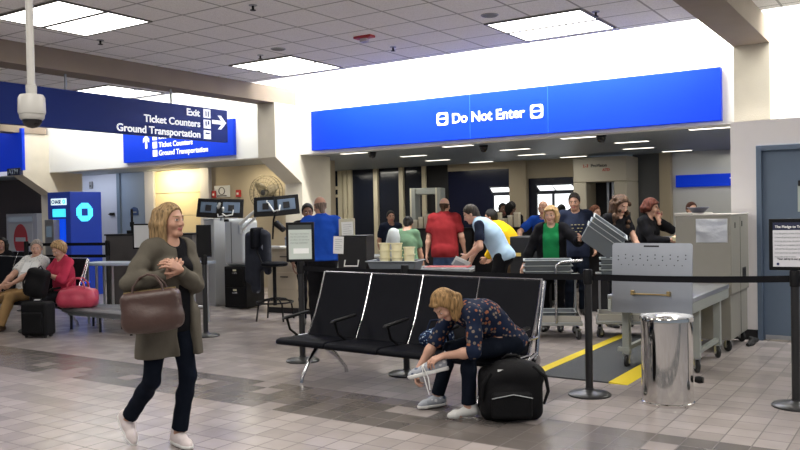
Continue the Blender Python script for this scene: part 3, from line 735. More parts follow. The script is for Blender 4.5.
for cx, cz, a0 in ((0.37-r, 1.24-r, 0), (-0.37+r, 1.24-r, 90)):
    for q in range(6): pts.append((cx+r*math.cos(R_(a0+18*q)), cz+r*math.sin(R_(a0+18*q))))
pts += [(-0.37, 0.585), (0.37, 0.585)]
pn = MB().prism(pts, 'y', -0.006, 0.006).build('end_panel', mat('brushed_panel_steel', (0.46, 0.48, 0.52), 0.34, 1.0, noise=0.05, nscale=14), t); pn.matrix_local = Matrix.Translation((0, 0, 0.585)) @ Matrix.Rotation(R_(-4.5), 4, 'X') @ Matrix.Translation((0, 0, -0.585))
h = MB()
for row, z in enumerate((1.13, 1.095)):
    for i in range(10):
        h.lathe([(0.006, 0), (0.006, 0.003)], n=8, M=Matrix.Translation((-0.31+0.069*i, -0.006, z-(0.0 if i % 2 else 0.014))) @ Matrix.Rotation(R_(90), 4, 'X'))
for i in range(9): h.lathe([(0.005, 0), (0.005, 0.003)], n=8, M=Matrix.Translation((-0.28+0.07*i, -0.006, 1.035)) @ Matrix.Rotation(R_(90), 4, 'X'))
h.build('perforation', M_dark, pn)
MB().box((-0.07, -0.009, 1.203), (0.07, -0.005, 1.218)).build('slot', M_dark, pn)
g = MB().cbox((0, -0.045, 0.765), (0.33, 0.014, 0.014))
for x in (-0.165, 0.165): g.cbox((x, -0.025, 0.775), (0.028, 0.05, 0.045))
hb = g.build('handle', mat('dull_brass', (0.35, 0.26, 0.12), 0.4, 0.8), pn, 0.003)

# ------------------------------------------------------------------ big grey cabinet machine
t = thing('screening_machine', 'tall beige grey screening machine cabinet beside the white partition', 'machine', (-2.3, 9.55, 0))
MB().box((-0.09, -0.45, 0.62), (0.49, 0.50, 1.47)).build('upper_housing', M_machine, t, 0.008)
MB().box((0.02, -0.43, 0.13), (0.475, 0.48, 0.62)).build('lower_cabinet', M_machine, t, 0.008)
MB().box((-0.08, -0.30, 0.14), (0.02, 0.48, 0.62)).build('dark_recess', M_dark, t)
MB().box((0.10, -0.455, 1.47), (0.495, 0.50, 1.485)).box((-0.10, -0.455, 1.468), (0.10, 0.50, 1.50)).build('top_cap', mat('pale_cap_enamel', (0.46, 0.44, 0.40), 0.5), t, 0.005)
MB().box((0.13, -0.458, 1.18), (0.455, -0.449, 1.435)).build('foil_plate', mat('crinkled_foil', (0.85, 0.85, 0.87), 0.3, 1.0, bump=1.0, bscale=9), t, 0.003)
for y, z in ((-0.25, 1.36), (0.12, 1.37)): MB().box((0.488, y-0.02, z-0.03), (0.493, y+0.02, z+0.03)).build('latch_hole', M_dark, t)
v = MB()
for q in range(5): v.box((0.488, 0.14+0.04*q, 0.72), (0.493, 0.165+0.04*q, 0.86))
v.box((0.488, 0.13, 0.705), (0.4905, 0.34, 0.875)); v.build('vent', M_dark, t)
MB().box((0.489, 0.02, 0.15), (0.492, 0.027, 1.45)).build('panel_joint', M_dark, t)
for x, y in ((0.08, -0.36), (0.42, -0.34), (0.42, 0.40), (0.08, 0.40)): caster(t, x, y, 0.062, 0.8)
t = thing('cable_bundle', 'black cables lying on the floor at the foot of the grey machine', 'cable', (-1.74, 9.8, 0))
MB().tube([(-0.02, 0.2, 0.03), (0.03, 0.1, 0.03), (-0.02, 0.0, 0.028), (0.03, -0.1, 0.025), (0.0, -0.17, 0.022)], 0.022, 8).tube([(0.02, 0.22, 0.02), (-0.03, 0.05, 0.065), (0.02, -0.08, 0.06), (-0.01, -0.2, 0.02)], 0.02, 8).build('cable', M_rubber, t, smooth=True)
t = thing('bowl', 'small dark round tray lying on top of the grey machine', 'tray', (-2.22, 9.42, 1.50))
MB().lathe([(0.06, 0), (0.115, 0.055), (0.125, 0.06), (0.115, 0.062), (0.06, 0.01), (0.001, 0.008)], n=28).build('dish', mat('slate_plastic', (0.10, 0.10, 0.13), 0.5), t, smooth=True)

# ------------------------------------------------------------------ security bins
def bin_shape(L_=0.50, W_=0.38, H_=0.15, taper=0.03, th=0.006):
    b = MB()
    def ring(l, w_, z): return [(-l/2, -w_/2, z), (l/2, -w_/2, z), (l/2, w_/2, z), (-l/2, w_/2, z)]
    r0 = ring(L_-2*taper, W_-2*taper, 0); r1 = ring(L_, W_, H_); r2 = ring(L_+0.03, W_+0.03, H_); r3 = ring(L_-2*th, W_-2*th, H_); r4 = ring(L_-2*taper-2*th, W_-2*taper-2*th, th)
    r2b = ring(L_+0.03, W_+0.03, H_-0.012)
    vs = r0+r1+r2b+r2+r3+r4; fs = [(3, 2, 1, 0), (20, 21, 22, 23)]
    for k in range(5):
        for i in range(4):
            j = (i+1) % 4; fs.append((k*4+i, k*4+j, k*4+4+j, k*4+4+i))
    return b.add(vs, fs)
M_rim = mat('pale_bin_rim', (0.42, 0.46, 0.48), 0.5)
def sec_bin(label, loc, rot, group, name='security_bin', **k):
    t = thing(name, label, 'security bin', loc, 0, group); t.rotation_euler = rot
    bin_shape(**k).build('tray', M_binplastic, t, 0.008)
    L_, W_, H_ = k.get('L_', 0.5)+0.032, k.get('W_', 0.38)+0.032, k.get('H_', 0.15)
    b = MB()
    b.box((-L_/2, -W_/2, H_-0.004), (L_/2, -W_/2+0.02, H_+0.004)); b.box((-L_/2, W_/2-0.02, H_-0.004), (L_/2, W_/2, H_+0.004)); b.box((-L_/2, -W_/2+0.02, H_-0.004), (-L_/2+0.02, W_/2-0.02, H_+0.004)); b.box((L_/2-0.02, -W_/2+0.02, H_-0.004), (L_/2, W_/2-0.02, H_+0.004))
    b.build('rim', M_rim, t, 0.003)
    return t

IR = Vector((0.834, 0.552, 0)); IF = Vector((-0.552, 0.834, 0)); UP = Vector((0, 0, 1))
def frame_rot(x, z):
    x = x.normalized(); z = (z-x*z.dot(x)).normalized(); y = z.cross(x)
    return Matrix(((x.x, y.x, z.x), (x.y, y.y, z.y), (x.z, y.z, z.z)))
tb = frame_rot(IR*0.80-UP*0.60-IF*0.15, IR*0.60+UP*0.80-IF*0.25)
axz = tb.col[2]
c0 = Vector((-3.50, 9.62, 1.09))
TB = []
for i, lab in enumerate(('lowest grey bin of the tilted stack held beside the green shirt woman', 'middle grey bin of the tilted stack held beside the green shirt woman', 'top grey bin of the tilted stack, pale rim facing up')):
    o = sec_bin(lab, c0+axz*(0.062*i), (0, 0, 0), 'tilted stack of grey bins', L_=0.46, W_=0.36, H_=0.20); o.rotation_euler = tb.to_euler()
# bin carts behind the barrier
def bin_cart(label, loc, rz):
    t = thing('bin_cart', label, 'cart', loc, rz, 'bin carts behind the barrier')
    MB().box((-0.36, -0.26, 0.17), (0.36, 0.26, 0.21)).build('deck', M_gsteel, t, 0.006)
    MB().box((-0.34, -0.24, 0.21), (0.34, -0.225, 0.29)).box((-0.34, 0.225, 0.21), (0.34, 0.24, 0.29)).box((-0.34, -0.225, 0.21), (-0.325, 0.225, 0.29)).box((0.325, -0.225, 0.21), (0.34, 0.225, 0.29)).build('rim', mat('tan_steel', (0.34, 0.33, 0.30), 0.5), t, 0.003)
    MB().box((-0.36, -0.25, 0.74), (0.36, 0.25, 0.765)).build('shelf', M_gsteel, t, 0.005)
    for x in (-0.31, 0.31):
        for y in (-0.21, 0.21): caster(t, x, y, 0.055, x*2+y)
        MB().tube([(x, 0.24, 0.2), (x, 0.24, 0.75)], 0.014, 8).build('upright', M_alu, t, smooth=True)
    MB().tube([(0.05, -0.26, 0.20), (0.05, -0.27, 0.83), (0.06, -0.27, 0.90), (0.12, -0.26, 0.935), (0.36, -0.22, 0.95), (0.38, 0.10, 0.95)], 0.016, 10).build('handle', M_chrome, t, smooth=True)
    return t
bin_cart('nearer bin cart with a bent chrome handle, left of the black stanchion', (-3.95, 9.30, 0), R_(25))
bin_cart('further bin cart in shadow behind the steel table', (-3.18, 9.80, 0), R_(20))
for i in range(3): sec_bin(('lowest', 'middle', 'top')[i]+' flat grey tray stacked on the nearer bin cart', (-3.98, 9.28, 0.768+0.065*i), (0, 0, R_(25)), 'flat trays on the nearer cart', H_=0.055, taper=0.015, L_=0.56, W_=0.40)
for i in range(3): sec_bin(('lowest', 'middle', 'top')[i]+' flat grey tray stacked on the further bin cart', (-3.20, 9.78, 0.768+0.065*i), (0, 0, R_(20)), 'flat trays on the further cart', H_=0.055, taper=0.015, L_=0.54, W_=0.38)
for i in range(2): sec_bin(('lower', 'upper')[i]+' grey tray lying on the deck of the nearer bin cart', (-3.95, 9.30, 0.215+0.06*i), (0, 0, R_(25)), 'trays on the deck of the nearer cart', H_=0.05, taper=0.015, L_=0.56, W_=0.38)
# grey tote on a trolley with cream tubs
t = thing('tote_trolley', 'dark trolley under the grey tote behind the seats', 'cart', (-5.40, 8.05, 0), R_(18))
MB().box((-0.34, -0.22, 0.78), (0.34, 0.22, 0.82)).build('shelf', M_dark, t, 0.005)
for x in (-0.31, 0.31):
    for y in (-0.19, 0.19): MB().box((x-0.018, y-0.018, 0.10), (x+0.018, y+0.018, 0.79)).build('leg', M_dark, t); caster(t, x, y, 0.05)
sec_bin('large grey tote on the trolley, holding the cream tubs', (-5.40, 8.05, 0.822), (0, 0, R_(18)), None, 'tote', L_=0.60, W_=0.40, H_=0.17, taper=0.05)
nn = 0
for cx, cy, lab in ((-0.135, 0.0, 'left'), (0.02, -0.02, 'right'), (0.165, 0.01, 'far right')):
    for i in range(3):
        a = R_(18); p = (-5.40+cx*math.cos(a)-cy*math.sin(a), 8.05+cx*math.sin(a)+cy*math.cos(a), 0.90+0.085*i-(0.05 if lab == 'far right' else 0))
        t = thing('cream_tub', '%s cream tub of the %s stack in the grey tote' % (('lowest', 'middle', 'top')[i], lab), 'tub', p, a+0.1*i, 'cream tubs in the tote')
        MB().lathe([(0.055, 0), (0.066, 0.12), (0.074, 0.122), (0.074, 0.132), (0.064, 0.132), (0.05, 0.01), (0.001, 0.01)], n=24).build('cup', M_cream, t, smooth=True)
# dark podium with papers
t = thing('podium', 'charcoal podium cabinet with a white pull handle behind the seats', 'podium', (-5.95, 7.95, 0), R_(20))
MB().box((-0.16, -0.14, 0), (0.20, 0.22, 1.28)).build('body', M_dark, t, 0.006)
MB().box((-0.165, -0.145, 1.28), (0.205, 0.225, 1.295)).build('top', M_black, t, 0.004)
MB().tube([(-0.07, -0.14, 1.00), (-0.07, -0.18, 0.93), (0.10, -0.18, 0.93), (0.10, -0.14, 1.00)], 0.010, 8).build('handle', M_white_pl, t, smooth=True)
def sheet(label, loc, rz, w_, h_, name='paper_sheet', lines=6, group='papers taped up beside the podium', tilt=0.0, m=None):
    t = thing(name, label, 'paper', loc, rz, group); t.rotation_euler = (0, tilt, rz)
    MB().box((-w_/2, -0.003, 0), (w_/2, 0, h_)).build('sheet', m or M_paper, t)
    b = MB()
    for i in range(lines): b.box((-w_/2+0.02, -0.0035, h_-0.04-(h_-0.06)*i/lines), (w_/2-0.02-(0.03 if i % 3 == 2 else 0), -0.003, h_-0.034-(h_-0.06)*i/lines))
    b.build('print', mat('grey_print', (0.4, 0.42, 0.42), 0.8), t)
    return t
sheet('white paper sheet taped on the left edge of the charcoal podium', (-6.04, 7.755, 1.08), R_(20), 0.13, 0.21, tilt=R_(3))
t = thing('document_stand', 'narrow cream document stand beside the blue shirted officer', 'stand', (-6.24, 8.20, 0), R_(25))
MB().box((-0.10, -0.02, 0.02), (0.10, 0.03, 1.50)).build('panel', mat('pale_cream_panel', (0.50, 0.48, 0.36), 0.6), t, 0.004)
MB().box((-0.12, -0.14, 0), (0.12, 0.14, 0.02)).build('base', M_dark, t)
sheet('white paper sheet high on the cream document stand', (-6.19, 8.155, 1.24), R_(25), 0.15, 0.22, tilt=R_(-3))
sheet('small notice under the white sheet on the cream document stand', (-6.20, 8.16, 1.08), R_(25), 0.14, 0.11, lines=3)
sheet('cream notice lowest on the document stand', (-6.21, 8.155, 0.78), R_(25), 0.13, 0.26, lines=9, m=mat('cream_sheet', (0.6, 0.58, 0.42), 0.8))

# inspection tables and roller beds of the checkpoint
def roller_table(label, loc, rz, L_, W_, z, legs=True):
    t = thing('inspection_table', label, 'table', loc, rz, 'steel tables of the checkpoint')
    MB().box((-L_/2, -W_/2, z-0.05), (L_/2, W_/2, z-0.015)).build('table_top', M_gsteel, t, 0.004)
    MB().box((-L_/2, -W_/2, z-0.06), (L_/2, -W_/2+0.03, z+0.015)).box((-L_/2, W_/2-0.03, z-0.06), (L_/2, W_/2, z+0.015)).build('side_rail', M_alu, t, 0.004)
    b = MB(); n = int(L_/0.14)
    for i in range(n): b.tube([(-L_/2+0.07+i*0.14, -W_/2+0.03, z-0.008), (-L_/2+0.07+i*0.14, W_/2-0.03, z-0.008)], 0.022, 8)
    b.build('roller', M_gsteel, t, smooth=True)
    for x in (-L_/2+0.06, L_/2-0.06):
        for y in (-W_/2+0.05, W_/2-0.05): MB().box((x-0.025, y-0.025, 0), (x+0.025, y+0.025, z-0.05)).build('leg', M_gsteel, t)
    return t
roller_table('long steel roller table in front of the red shirt man', (-5.75, 9.05, 0), R_(20), 1.5, 0.55, 0.82)
t = thing('folder', 'dark red folder lying on the roller table behind the seats', 'folder', (-5.30, 9.12, 0.840), R_(18))
MB().box((-0.29, -0.16, 0), (0.29, 0.16, 0.012)).build('cover', mat('dark_red_card', (0.30, 0.05, 0.05), 0.6), t, 0.003)
MB().box((-0.28, -0.166, 0.003), (0.28, -0.155, 0.009)).build('pages', M_paper, t)
roller_table('dim steel table between the shawl woman and the glass wall', (-7.95, 11.15, 0), 0, 1.3, 0.5, 0.84)
# x-ray machine, a dark mass behind the green shirt woman
t = thing('xray_machine', 'dark baggage x-ray machine behind the green shirt woman', 'machine', (-4.98, 10.75, 0), 0)
MB().box((-0.22, -0.0, 0.55), (0.22, 0.5, 1.18)).build('housing', M_dark, t, 0.015)
MB().box((-0.22, 0.0, 0.08), (0.22, 0.5, 0.55)).build('lower_cabinet', M_black, t, 0.01)
cu = MB()
for i in range(6): cu.box((-0.225-0.003*(i % 2), 0.05+i*0.066, 0.62), (-0.220-0.003*(i % 2), 0.118+i*0.066, 1.05))
cu.build('lead_curtain', M_rubber, t)
gl = MB()
gl.cbox((-0.1, -0.004, 0.92), (0.12, 0.012, 0.05)); gl.build('warning_label', mat('brass_label', (0.55, 0.40, 0.12), 0.4), t)
# counters holding rows of pale boxes
def box_row(x, y, z, n, lab, rz=0):
    t = thing('shelf_counter', 'dark counter under the row of pale boxes ' + lab, 'counter', (x+n*0.055, y+0.1, 0), rz)
    MB().box((-n*0.055-0.25, -0.18, 0), (n*0.055+0.25, 0.30, z-0.002)).build('body', M_dark, t, 0.006)
    MB().box((-n*0.055-0.27, -0.2, z-0.03), (n*0.055+0.27, 0.32, z-0.002)).build('worktop', M_black, t)
    o_ = ['first', 'second', 'third', 'fourth', 'fifth', 'sixth', 'seventh', 'eighth']
    for i in range(n):
        h_ = 0.15+0.05*((i*7) % 3)
        q = thing('pale_box', '%s pale box from the left on the dark counter %s' % (o_[i], lab), 'box', (x+i*0.115, y+0.05, z), 0, 'pale boxes on the dark counter '+lab)
        MB().box((-0.045, -0.045, 0), (0.045, 0.045, h_)).build('carton', mat('pale_carton', (0.50, 0.45, 0.34), 0.7), q, 0.004)
        MB().box((-0.047, -0.047, h_-0.03), (0.047, 0.047, h_)).build('lid', mat('cream_lid', (0.62, 0.58, 0.46), 0.6), q, 0.003)
box_row(-6.52, 12.55, 1.28, 6, 'right of the yellow clad traveller')
box_row(-7.60, 11.95, 1.28, 6, 'left of the red shirt man')
# walk-through metal detector
t = thing('metal_detector', 'walk-through metal detector arch before the dark glass wall', 'metal detector', (-8.15, 13.3, 0), R_(18))
for x in (-0.30, 0.20): MB().box((x, -0.2, 0), (x+0.10, 0.2, 2.02)).build('side_panel', M_gpaint, t, 0.01)
MB().box((-0.20, -0.18, 1.90), (0.20, 0.18, 2.02)).build('header', M_gpaint, t, 0.008)
for x in (-0.305, 0.195): MB().box((x, -0.206, 0), (x+0.03, -0.2, 2.02)).build('light_strip', mat('cream_edge', (0.65, 0.62, 0.5), 0.5), t)
# body scanner booth
t = thing('body_scanner', 'beige body scanner booth with a dark opening behind the curly haired woman', 'scanner', (-5.60, 16.0, 0))
M_booth = mat('booth_enamel', (0.50, 0.46, 0.37), 0.5)
MB().box((-0.55, -0.30, 0), (-0.27, 0.45, 2.10)).build('side_panel', M_booth, t, 0.02)
MB().box((0.30, -0.30, 0), (0.56, 0.45, 2.10)).build('side_panel', M_booth, t, 0.02)
MB().box((-0.55, -0.30, 2.10), (0.56, 0.45, 2.60)).build('header', M_booth, t, 0.02)
MB().box((-0.27, 0.25, 0), (0.30, 0.30, 2.10)).build('back_screen', M_dark, t)
MB().box((-0.02, 0.20, 0), (0.03, 0.25, 2.10)).box((0.12, 0.10, 0.0), (0.16, 0.25, 2.10)).build('scan_mast', M_alu, t)
text_mesh('lettering', 'L-3', 0.085, mat('red_letter', (0.5, 0.06, 0.04), 0.6), t, at((-0.33, -0.302, 2.40), M_FRONT), bold=0.002)
text_mesh('lettering', 'ProVision', 0.085, M_ink, t, at((-0.17, -0.302, 2.40), M_FRONT), bold=0.002)
text_mesh('lettering', 'ATD', 0.075, mat('red_letter', (0.5, 0.06, 0.04), 0.6), t, at((0.07, -0.302, 2.31), M_FRONT), bold=0.002)
# monitor on a stand beside the red haired woman
def monitor(name, label, loc, rz, tilt, w_=0.36, h_=0.26, group=None, stand=True, screen=None):
    t = thing(name, label, 'monitor', loc, rz, group)
    M = Matrix.Rotation(tilt, 4, 'X')
    c = MB().cbox((0, 0, 0), (w_, 0.03, h_), M).build('casing', M_black, t, 0.006)
    MB().cbox((0, -0.0165, 0.005), (w_-0.03, 0.003, h_-0.04), M).build('screen', screen or mat('dim_screen', (0.02, 0.03, 0.04), 0.2, emit=(0.10, 0.14, 0.18), es=0.6), t)
    if stand: MB().cbox((0, 0.05, -0.10), (0.05, 0.08, 0.2)).cbox((0, 0.03, -0.21), (0.2, 0.16, 0.02)).build('stand', M_black, t, 0.004)
    return t
t = thing('operator_desk', 'low dark operator desk in front of the scanner booth', 'desk', (-3.75, 12.15, 0))
MB().box((-0.7, -0.3, 0), (0.7, 0.3, 1.10)).build('body', M_dark, t, 0.006); MB().box((-0.72, -0.32, 1.10), (0.72, 0.32, 1.13)).build('worktop', M_gsteel, t, 0.004)
monitor('desk_monitor', 'pale screen monitor left of the red haired woman', (-3.98, 12.0, 1.35), R_(10), 0, 0.34, 0.32, screen=mat('pale_screen', (0.1, 0.12, 0.13), 0.2, emit=(0.22, 0.28, 0.30), es=0.6))

# ------------------------------------------------------------------ podium side: kiosks, cabinet, desk, monitors
t = thing('kiosk', 'tall narrow silver cabinet left of the black filing cabinet', 'cabinet', (-10.52, 10.10, 0), R_(-8))
MB().box((-0.15, -0.2, 0.03), (0.15, 0.3, 1.50)).build('body', mat('pale_silver_enamel', (0.46, 0.48, 0.50), 0.4, 0.2), t, 0.01); MB().box((-0.16, -0.21, 0), (0.16, 0.31, 0.04)).build('plinth', M_alu, t)
MB().box((-0.16, -0.21, 1.50), (0.16, 0.31, 1.52)).build('top', M_alu, t, 0.004)
t = thing('filing_cabinet', 'black two drawer filing cabinet under the silver document kiosk', 'cabinet', (-9.80, 9.95, 0), R_(8))
MB().box((-0.22, -0.22, 0.02), (0.22, 0.30, 0.71)).build('body', M_black, t, 0.006)
for z in (0.06, 0.39):
    d_ = MB().box((-0.20, -0.235, z), (0.20, -0.22, z+0.30)).build('drawer', M_black, t, 0.004)
    MB().box((-0.05, -0.245, z+0.20), (0.05, -0.235, z+0.225)).build('handle', M_chrome, d_, 0.002); MB().box((-0.035, -0.238, z+0.245), (0.035, -0.234, z+0.275)).build('label_holder', mat('cream_sheet', (0.6, 0.58, 0.42), 0.8), d_)
t = thing('document_kiosk', 'rounded silver document kiosk standing on the black filing cabinet', 'kiosk', (-9.84, 9.97, 0.712), R_(8))
s_ = Sdf().rbox((0, 0, 0.40), (0.225, 0.2, 0.40), 0.08, k=0.001)
np_obj('shell', [s_.mesh(0.014)], mat('satin_silver', (0.52, 0.55, 0.57), 0.35, 0.35), t)
MB().box((-0.20, -0.204, 0.75), (-0.10, -0.199, 0.79)).build('badge', M_dark, t); MB().box((-0.06, -0.206, 0.05), (-0.052, -0.198, 0.74)).build('seam', M_dark, t)
def arm_monitor(label, loc, rz, roll=0.0):
    t = thing('arm_monitor', label, 'monitor', loc, rz, 'monitors on white swing arms'); t.rotation_euler = (R_(-12), roll, rz)
    MB().box((-0.20, 0, -0.16), (0.20, 0.035, 0.16)).build('casing', M_black, t, 0.008)
    MB().box((-0.14, -0.006, -0.08), (0.14, 0.002, 0.10)).build('rear_panel', mat('slate_blue_plastic', (0.09, 0.13, 0.19), 0.35), t, 0.004)
    MB().box((-0.05, -0.02, -0.05), (0.05, 0.0, 0.05)).build('mount_plate', M_dark, t, 0.004)
    return t
arm_monitor('left monitor of the pair above the silver kiosk', (-10.18, 9.56, 1.70), R_(28), R_(4))
arm_monitor('right monitor of the pair above the silver kiosk', (-9.85, 9.76, 1.69), R_(38), R_(2))
arm_monitor('left monitor of the pair above the officer\'s desk', (-8.94, 9.62, 1.70), R_(28), R_(-2))
arm_monitor('right monitor of the pair above the officer\'s desk', (-8.66, 9.80, 1.72), R_(40), R_(-5))
M_warm = mat('white_arm_enamel', (0.70, 0.71, 0.70), 0.35)
t = thing('swing_arm', 'white swing arm holding the monitors above the silver kiosk', 'monitor arm', (-10.1, 9.8, 1.50))
MB().tube([(-0.10, 0.08, 0.03), (0.02, -0.12, 0.16), (0.16, -0.22, 0.27), (0.10, -0.20, 0.22)], 0.022, 10).tube([(0.0, 0.05, 0.02), (0.14, -0.12, 0.14), (0.20, -0.18, 0.20)], 0.018, 10).tube([(0.16, -0.16, 0.10), (0.24, -0.16, 0.06), (0.33, -0.1, 0.08), (0.34, -0.08, 0.16)], 0.012, 8).tube([(0.05, -0.16, 0.12), (0.1, -0.2, 0.05), (0.2, -0.18, 0.06)], 0.010, 8).build('arm', M_warm, t, smooth=True)
MB().lathe([(0.035, -0.02), (0.035, 0.06)], c=(-0.10, 0.08, 0), n=16).build('clamp', M_alu, t, smooth=True)
t = thing('swing_arm', 'long white swing arm rising from the kiosk to the desk monitors', 'monitor arm', (-9.3, 9.75, 1.20))
MB().tube([(-0.30, -0.05, 0.22), (-0.05, -0.08, 0.36), (0.22, -0.06, 0.52), (0.38, -0.10, 0.58)], 0.026, 10).tube([(-0.28, -0.02, 0.12), (0.0, -0.05, 0.29), (0.20, -0.02, 0.50)], 0.022, 10).tube([(0.38, -0.10, 0.56), (0.52, -0.12, 0.42), (0.62, -0.1, 0.44), (0.60, -0.06, 0.52)], 0.014, 8).build('arm', M_warm, t, smooth=True)
MB().lathe([(0.04, -0.04), (0.04, 0.10)], c=(-0.30, -0.04, 0.1), n=16).build('clamp', M_alu, t, smooth=True)
t = thing('officer_desk', 'beige standing desk of the document officer', 'desk', (-8.62, 9.95, 0), R_(6))
MB().box((-0.36, -0.28, 0), (0.50, 0.35, 1.02)).build('body', M_tan, t, 0.006)
MB().box((-0.40, -0.32, 1.02), (0.55, 0.38, 1.05)).build('top', mat('pale_laminate', (0.58, 0.55, 0.48), 0.4), t, 0.006)
for z in (0.70, 0.38): 
    d_ = MB().box((-0.30, -0.292, z), (0.22, -0.28, z+0.27)).build('drawer', M_tan, t, 0.004); MB().box((-0.09, -0.31, z+0.19), (0.05, -0.292, z+0.205)).build('handle', M_dark, d_)
MB().box((-0.37, -0.29, 0), (0.51, -0.275, 0.09)).build('plinth', M_dark, t)
t = thing('stamp_box', 'small grey blue box on the beige desk', 'box', (-8.62, 9.82, 1.052), 0.3)
MB().box((-0.07, -0.05, 0), (0.07, 0.05, 0.16)).build('case', mat('blue_grey_box', (0.22, 0.25, 0.32), 0.5), t, 0.006); MB().box((-0.072, -0.052, 0.12), (0.072, 0.052, 0.13)).build('lid_line', M_dark, t)
for i, (x, y, rz, lab) in enumerate(((-8.90, 9.75, 0.3, 'left'), (-8.75, 9.72, -0.2, 'front'))):
    t = thing('papers', 'white papers lying on the %s part of the beige desk' % lab, 'paper', (x, y, 1.051), rz)
    MB().box((-0.12, -0.09, 0), (0.12, 0.09, 0.012)).build('sheets', M_paper, t)
t = thing('drafting_stool', 'tall black drafting stool with a foot ring before the beige desk', 'stool', (-8.20, 8.98, 0), R_(20))
MB().lathe([(0.001, 0.80), (0.17, 0.80), (0.20, 0.815), (0.20, 0.845), (0.17, 0.865), (0.001, 0.868)], n=28).build('seat', M_leather, t, smooth=True)
MB().tube([(0, 0, 0.22), (0, 0, 0.80)], 0.028, 12).build('column', M_black, t, smooth=True)
MB().tube([(0.27*math.cos(2*PI*i/28), 0.27*math.sin(2*PI*i/28), 0.27) for i in range(28)], 0.013, 8, closed=True).build('foot_ring', M_black, t, smooth=True)
for i in range(4):
    a = PI/4+i*PI/2; MB().tube([(0, 0, 0.33), (0.16*math.cos(a), 0.16*math.sin(a), 0.31), (0.26*math.cos(a), 0.26*math.sin(a), 0.25), (0.30*math.cos(a), 0.30*math.sin(a), 0.0)], 0.014, 8).build('leg', M_black, t, smooth=True)
MB().tube([(-0.02, 0.0, 0.80), (-0.22, 0.06, 0.84), (-0.30, 0.08, 1.0), (-0.31, 0.08, 1.30)], 0.014, 8).build('back_post', M_black, t, smooth=True)
s_ = Sdf().rbox((-0.30, 0.08, 1.22), (0.035, 0.20, 0.16), 0.03, k=0.001)
np_obj('backrest', [s_.mesh(0.013)], M_leather, t)
MB().tube([(0.02, 0.05, 1.44), (0.16, 0.0, 1.34)], [0.05, 0.045], 12).tube([(-0.05, 0.08, 1.20), (-0.02, 0.06, 1.5), (0.05, 0.02, 1.62)], 0.014, 8).build('armrest', M_black, t, smooth=True)
# jacket over the stool's back
t = thing('jacket', 'dark navy uniform jacket with a round badge, draped over the drafting stool back', 'jacket', (-8.56, 9.03, 0), R_(30))
s_ = Sdf(); s_.rbox((0, 0, 1.03), (0.17, 0.06, 0.28), 0.055, k=0.04).cone((-0.13, 0, 1.24), (-0.15, -0.03, 0.60), 0.07, 0.055, 0.05).cone((0.12, -0.02, 1.24), (0.15, -0.05, 0.72), 0.075, 0.06, 0.05).cone((-0.06, 0, 0.85), (-0.05, 0.0, 0.45), 0.09, 0.075, 0.08).cone((-0.06, 0, 1.30), (0.08, 0, 1.30), 0.05, 0.05, 0.04)
np_obj('cloth', [s_.mesh(0.013)], mat('navy_jacket_cloth', (0.010, 0.013, 0.024), 0.85, noise=0.3, nscale=14, bump=0.4, bscale=25), t)
MB().lathe([(0.045, 0), (0.045, 0.004)], n=20, M=Matrix.Translation((0.11, -0.085, 1.08)) @ Matrix.Rotation(R_(90), 4, 'X')).build('badge', mat('grey_badge', (0.25, 0.27, 0.33), 0.6), t)
# wall fan
t = thing('wall_fan', 'large round wire cage wall fan above the desk monitors', 'fan', (-11.72, 12.62, 2.03), R_(12))
cg = MB()
for rr in (0.36, 0.30, 0.22, 0.14):
    for yy in ((-0.05, 0.09) if rr > 0.34 else (-0.10,)):
        cg.tube([(rr*math.cos(2*PI*i/40), yy, rr*math.sin(2*PI*i/40)) for i in range(40)], 0.008 if rr > 0.34 else 0.005, 6, closed=True)
for i in range(28):
    a = 2*PI*i/28; cg.tube([(0.06*math.cos(a), -0.11, 0.06*math.sin(a)), (0.25*math.cos(a), -0.095, 0.25*math.sin(a)), (0.36*math.cos(a), -0.05, 0.36*math.sin(a)), (0.36*math.cos(a), 0.09, 0.36*math.sin(a))], 0.004, 5)
cg.build('cage', mat('tarnished_wire', (0.10, 0.085, 0.05), 0.5, 0.3), t, smooth=True)
for i in range(3):
    a = 2*PI*i/3+0.4; g = []
    for q in range(6):
        r_ = 0.06+0.27*q/5; wd = 0.05+0.09*math.sin(PI*min(1, 0.25+q/6)); g.append([((r_)*math.cos(a+s2*wd/max(r_, 0.1)), 0.03*s2+0.01, r_*math.sin(a+s2*wd/max(r_, 0.1))) for s2 in (-1, -0.3, 0.3, 1)])
    MB().sheet(g).build('blade', mat('fan_blade_grey', (0.13, 0.11, 0.075), 0.5), t, solid=0.004, smooth=True)
MB().lathe([(0.001, -0.115), (0.06, -0.11), (0.065, -0.10), (0.07, 0.05), (0.08, 0.2), (0.05, 0.30)], n=24, M=Matrix.Rotation(R_(-90), 4, 'X')).build('motor', M_dark, t, smooth=True)
MB().tube([(0, 0.25, 0), (0, 0.34, -0.10), (0, 0.40, -0.10)], 0.03, 10).build('bracket', M_dark, t, smooth=True)
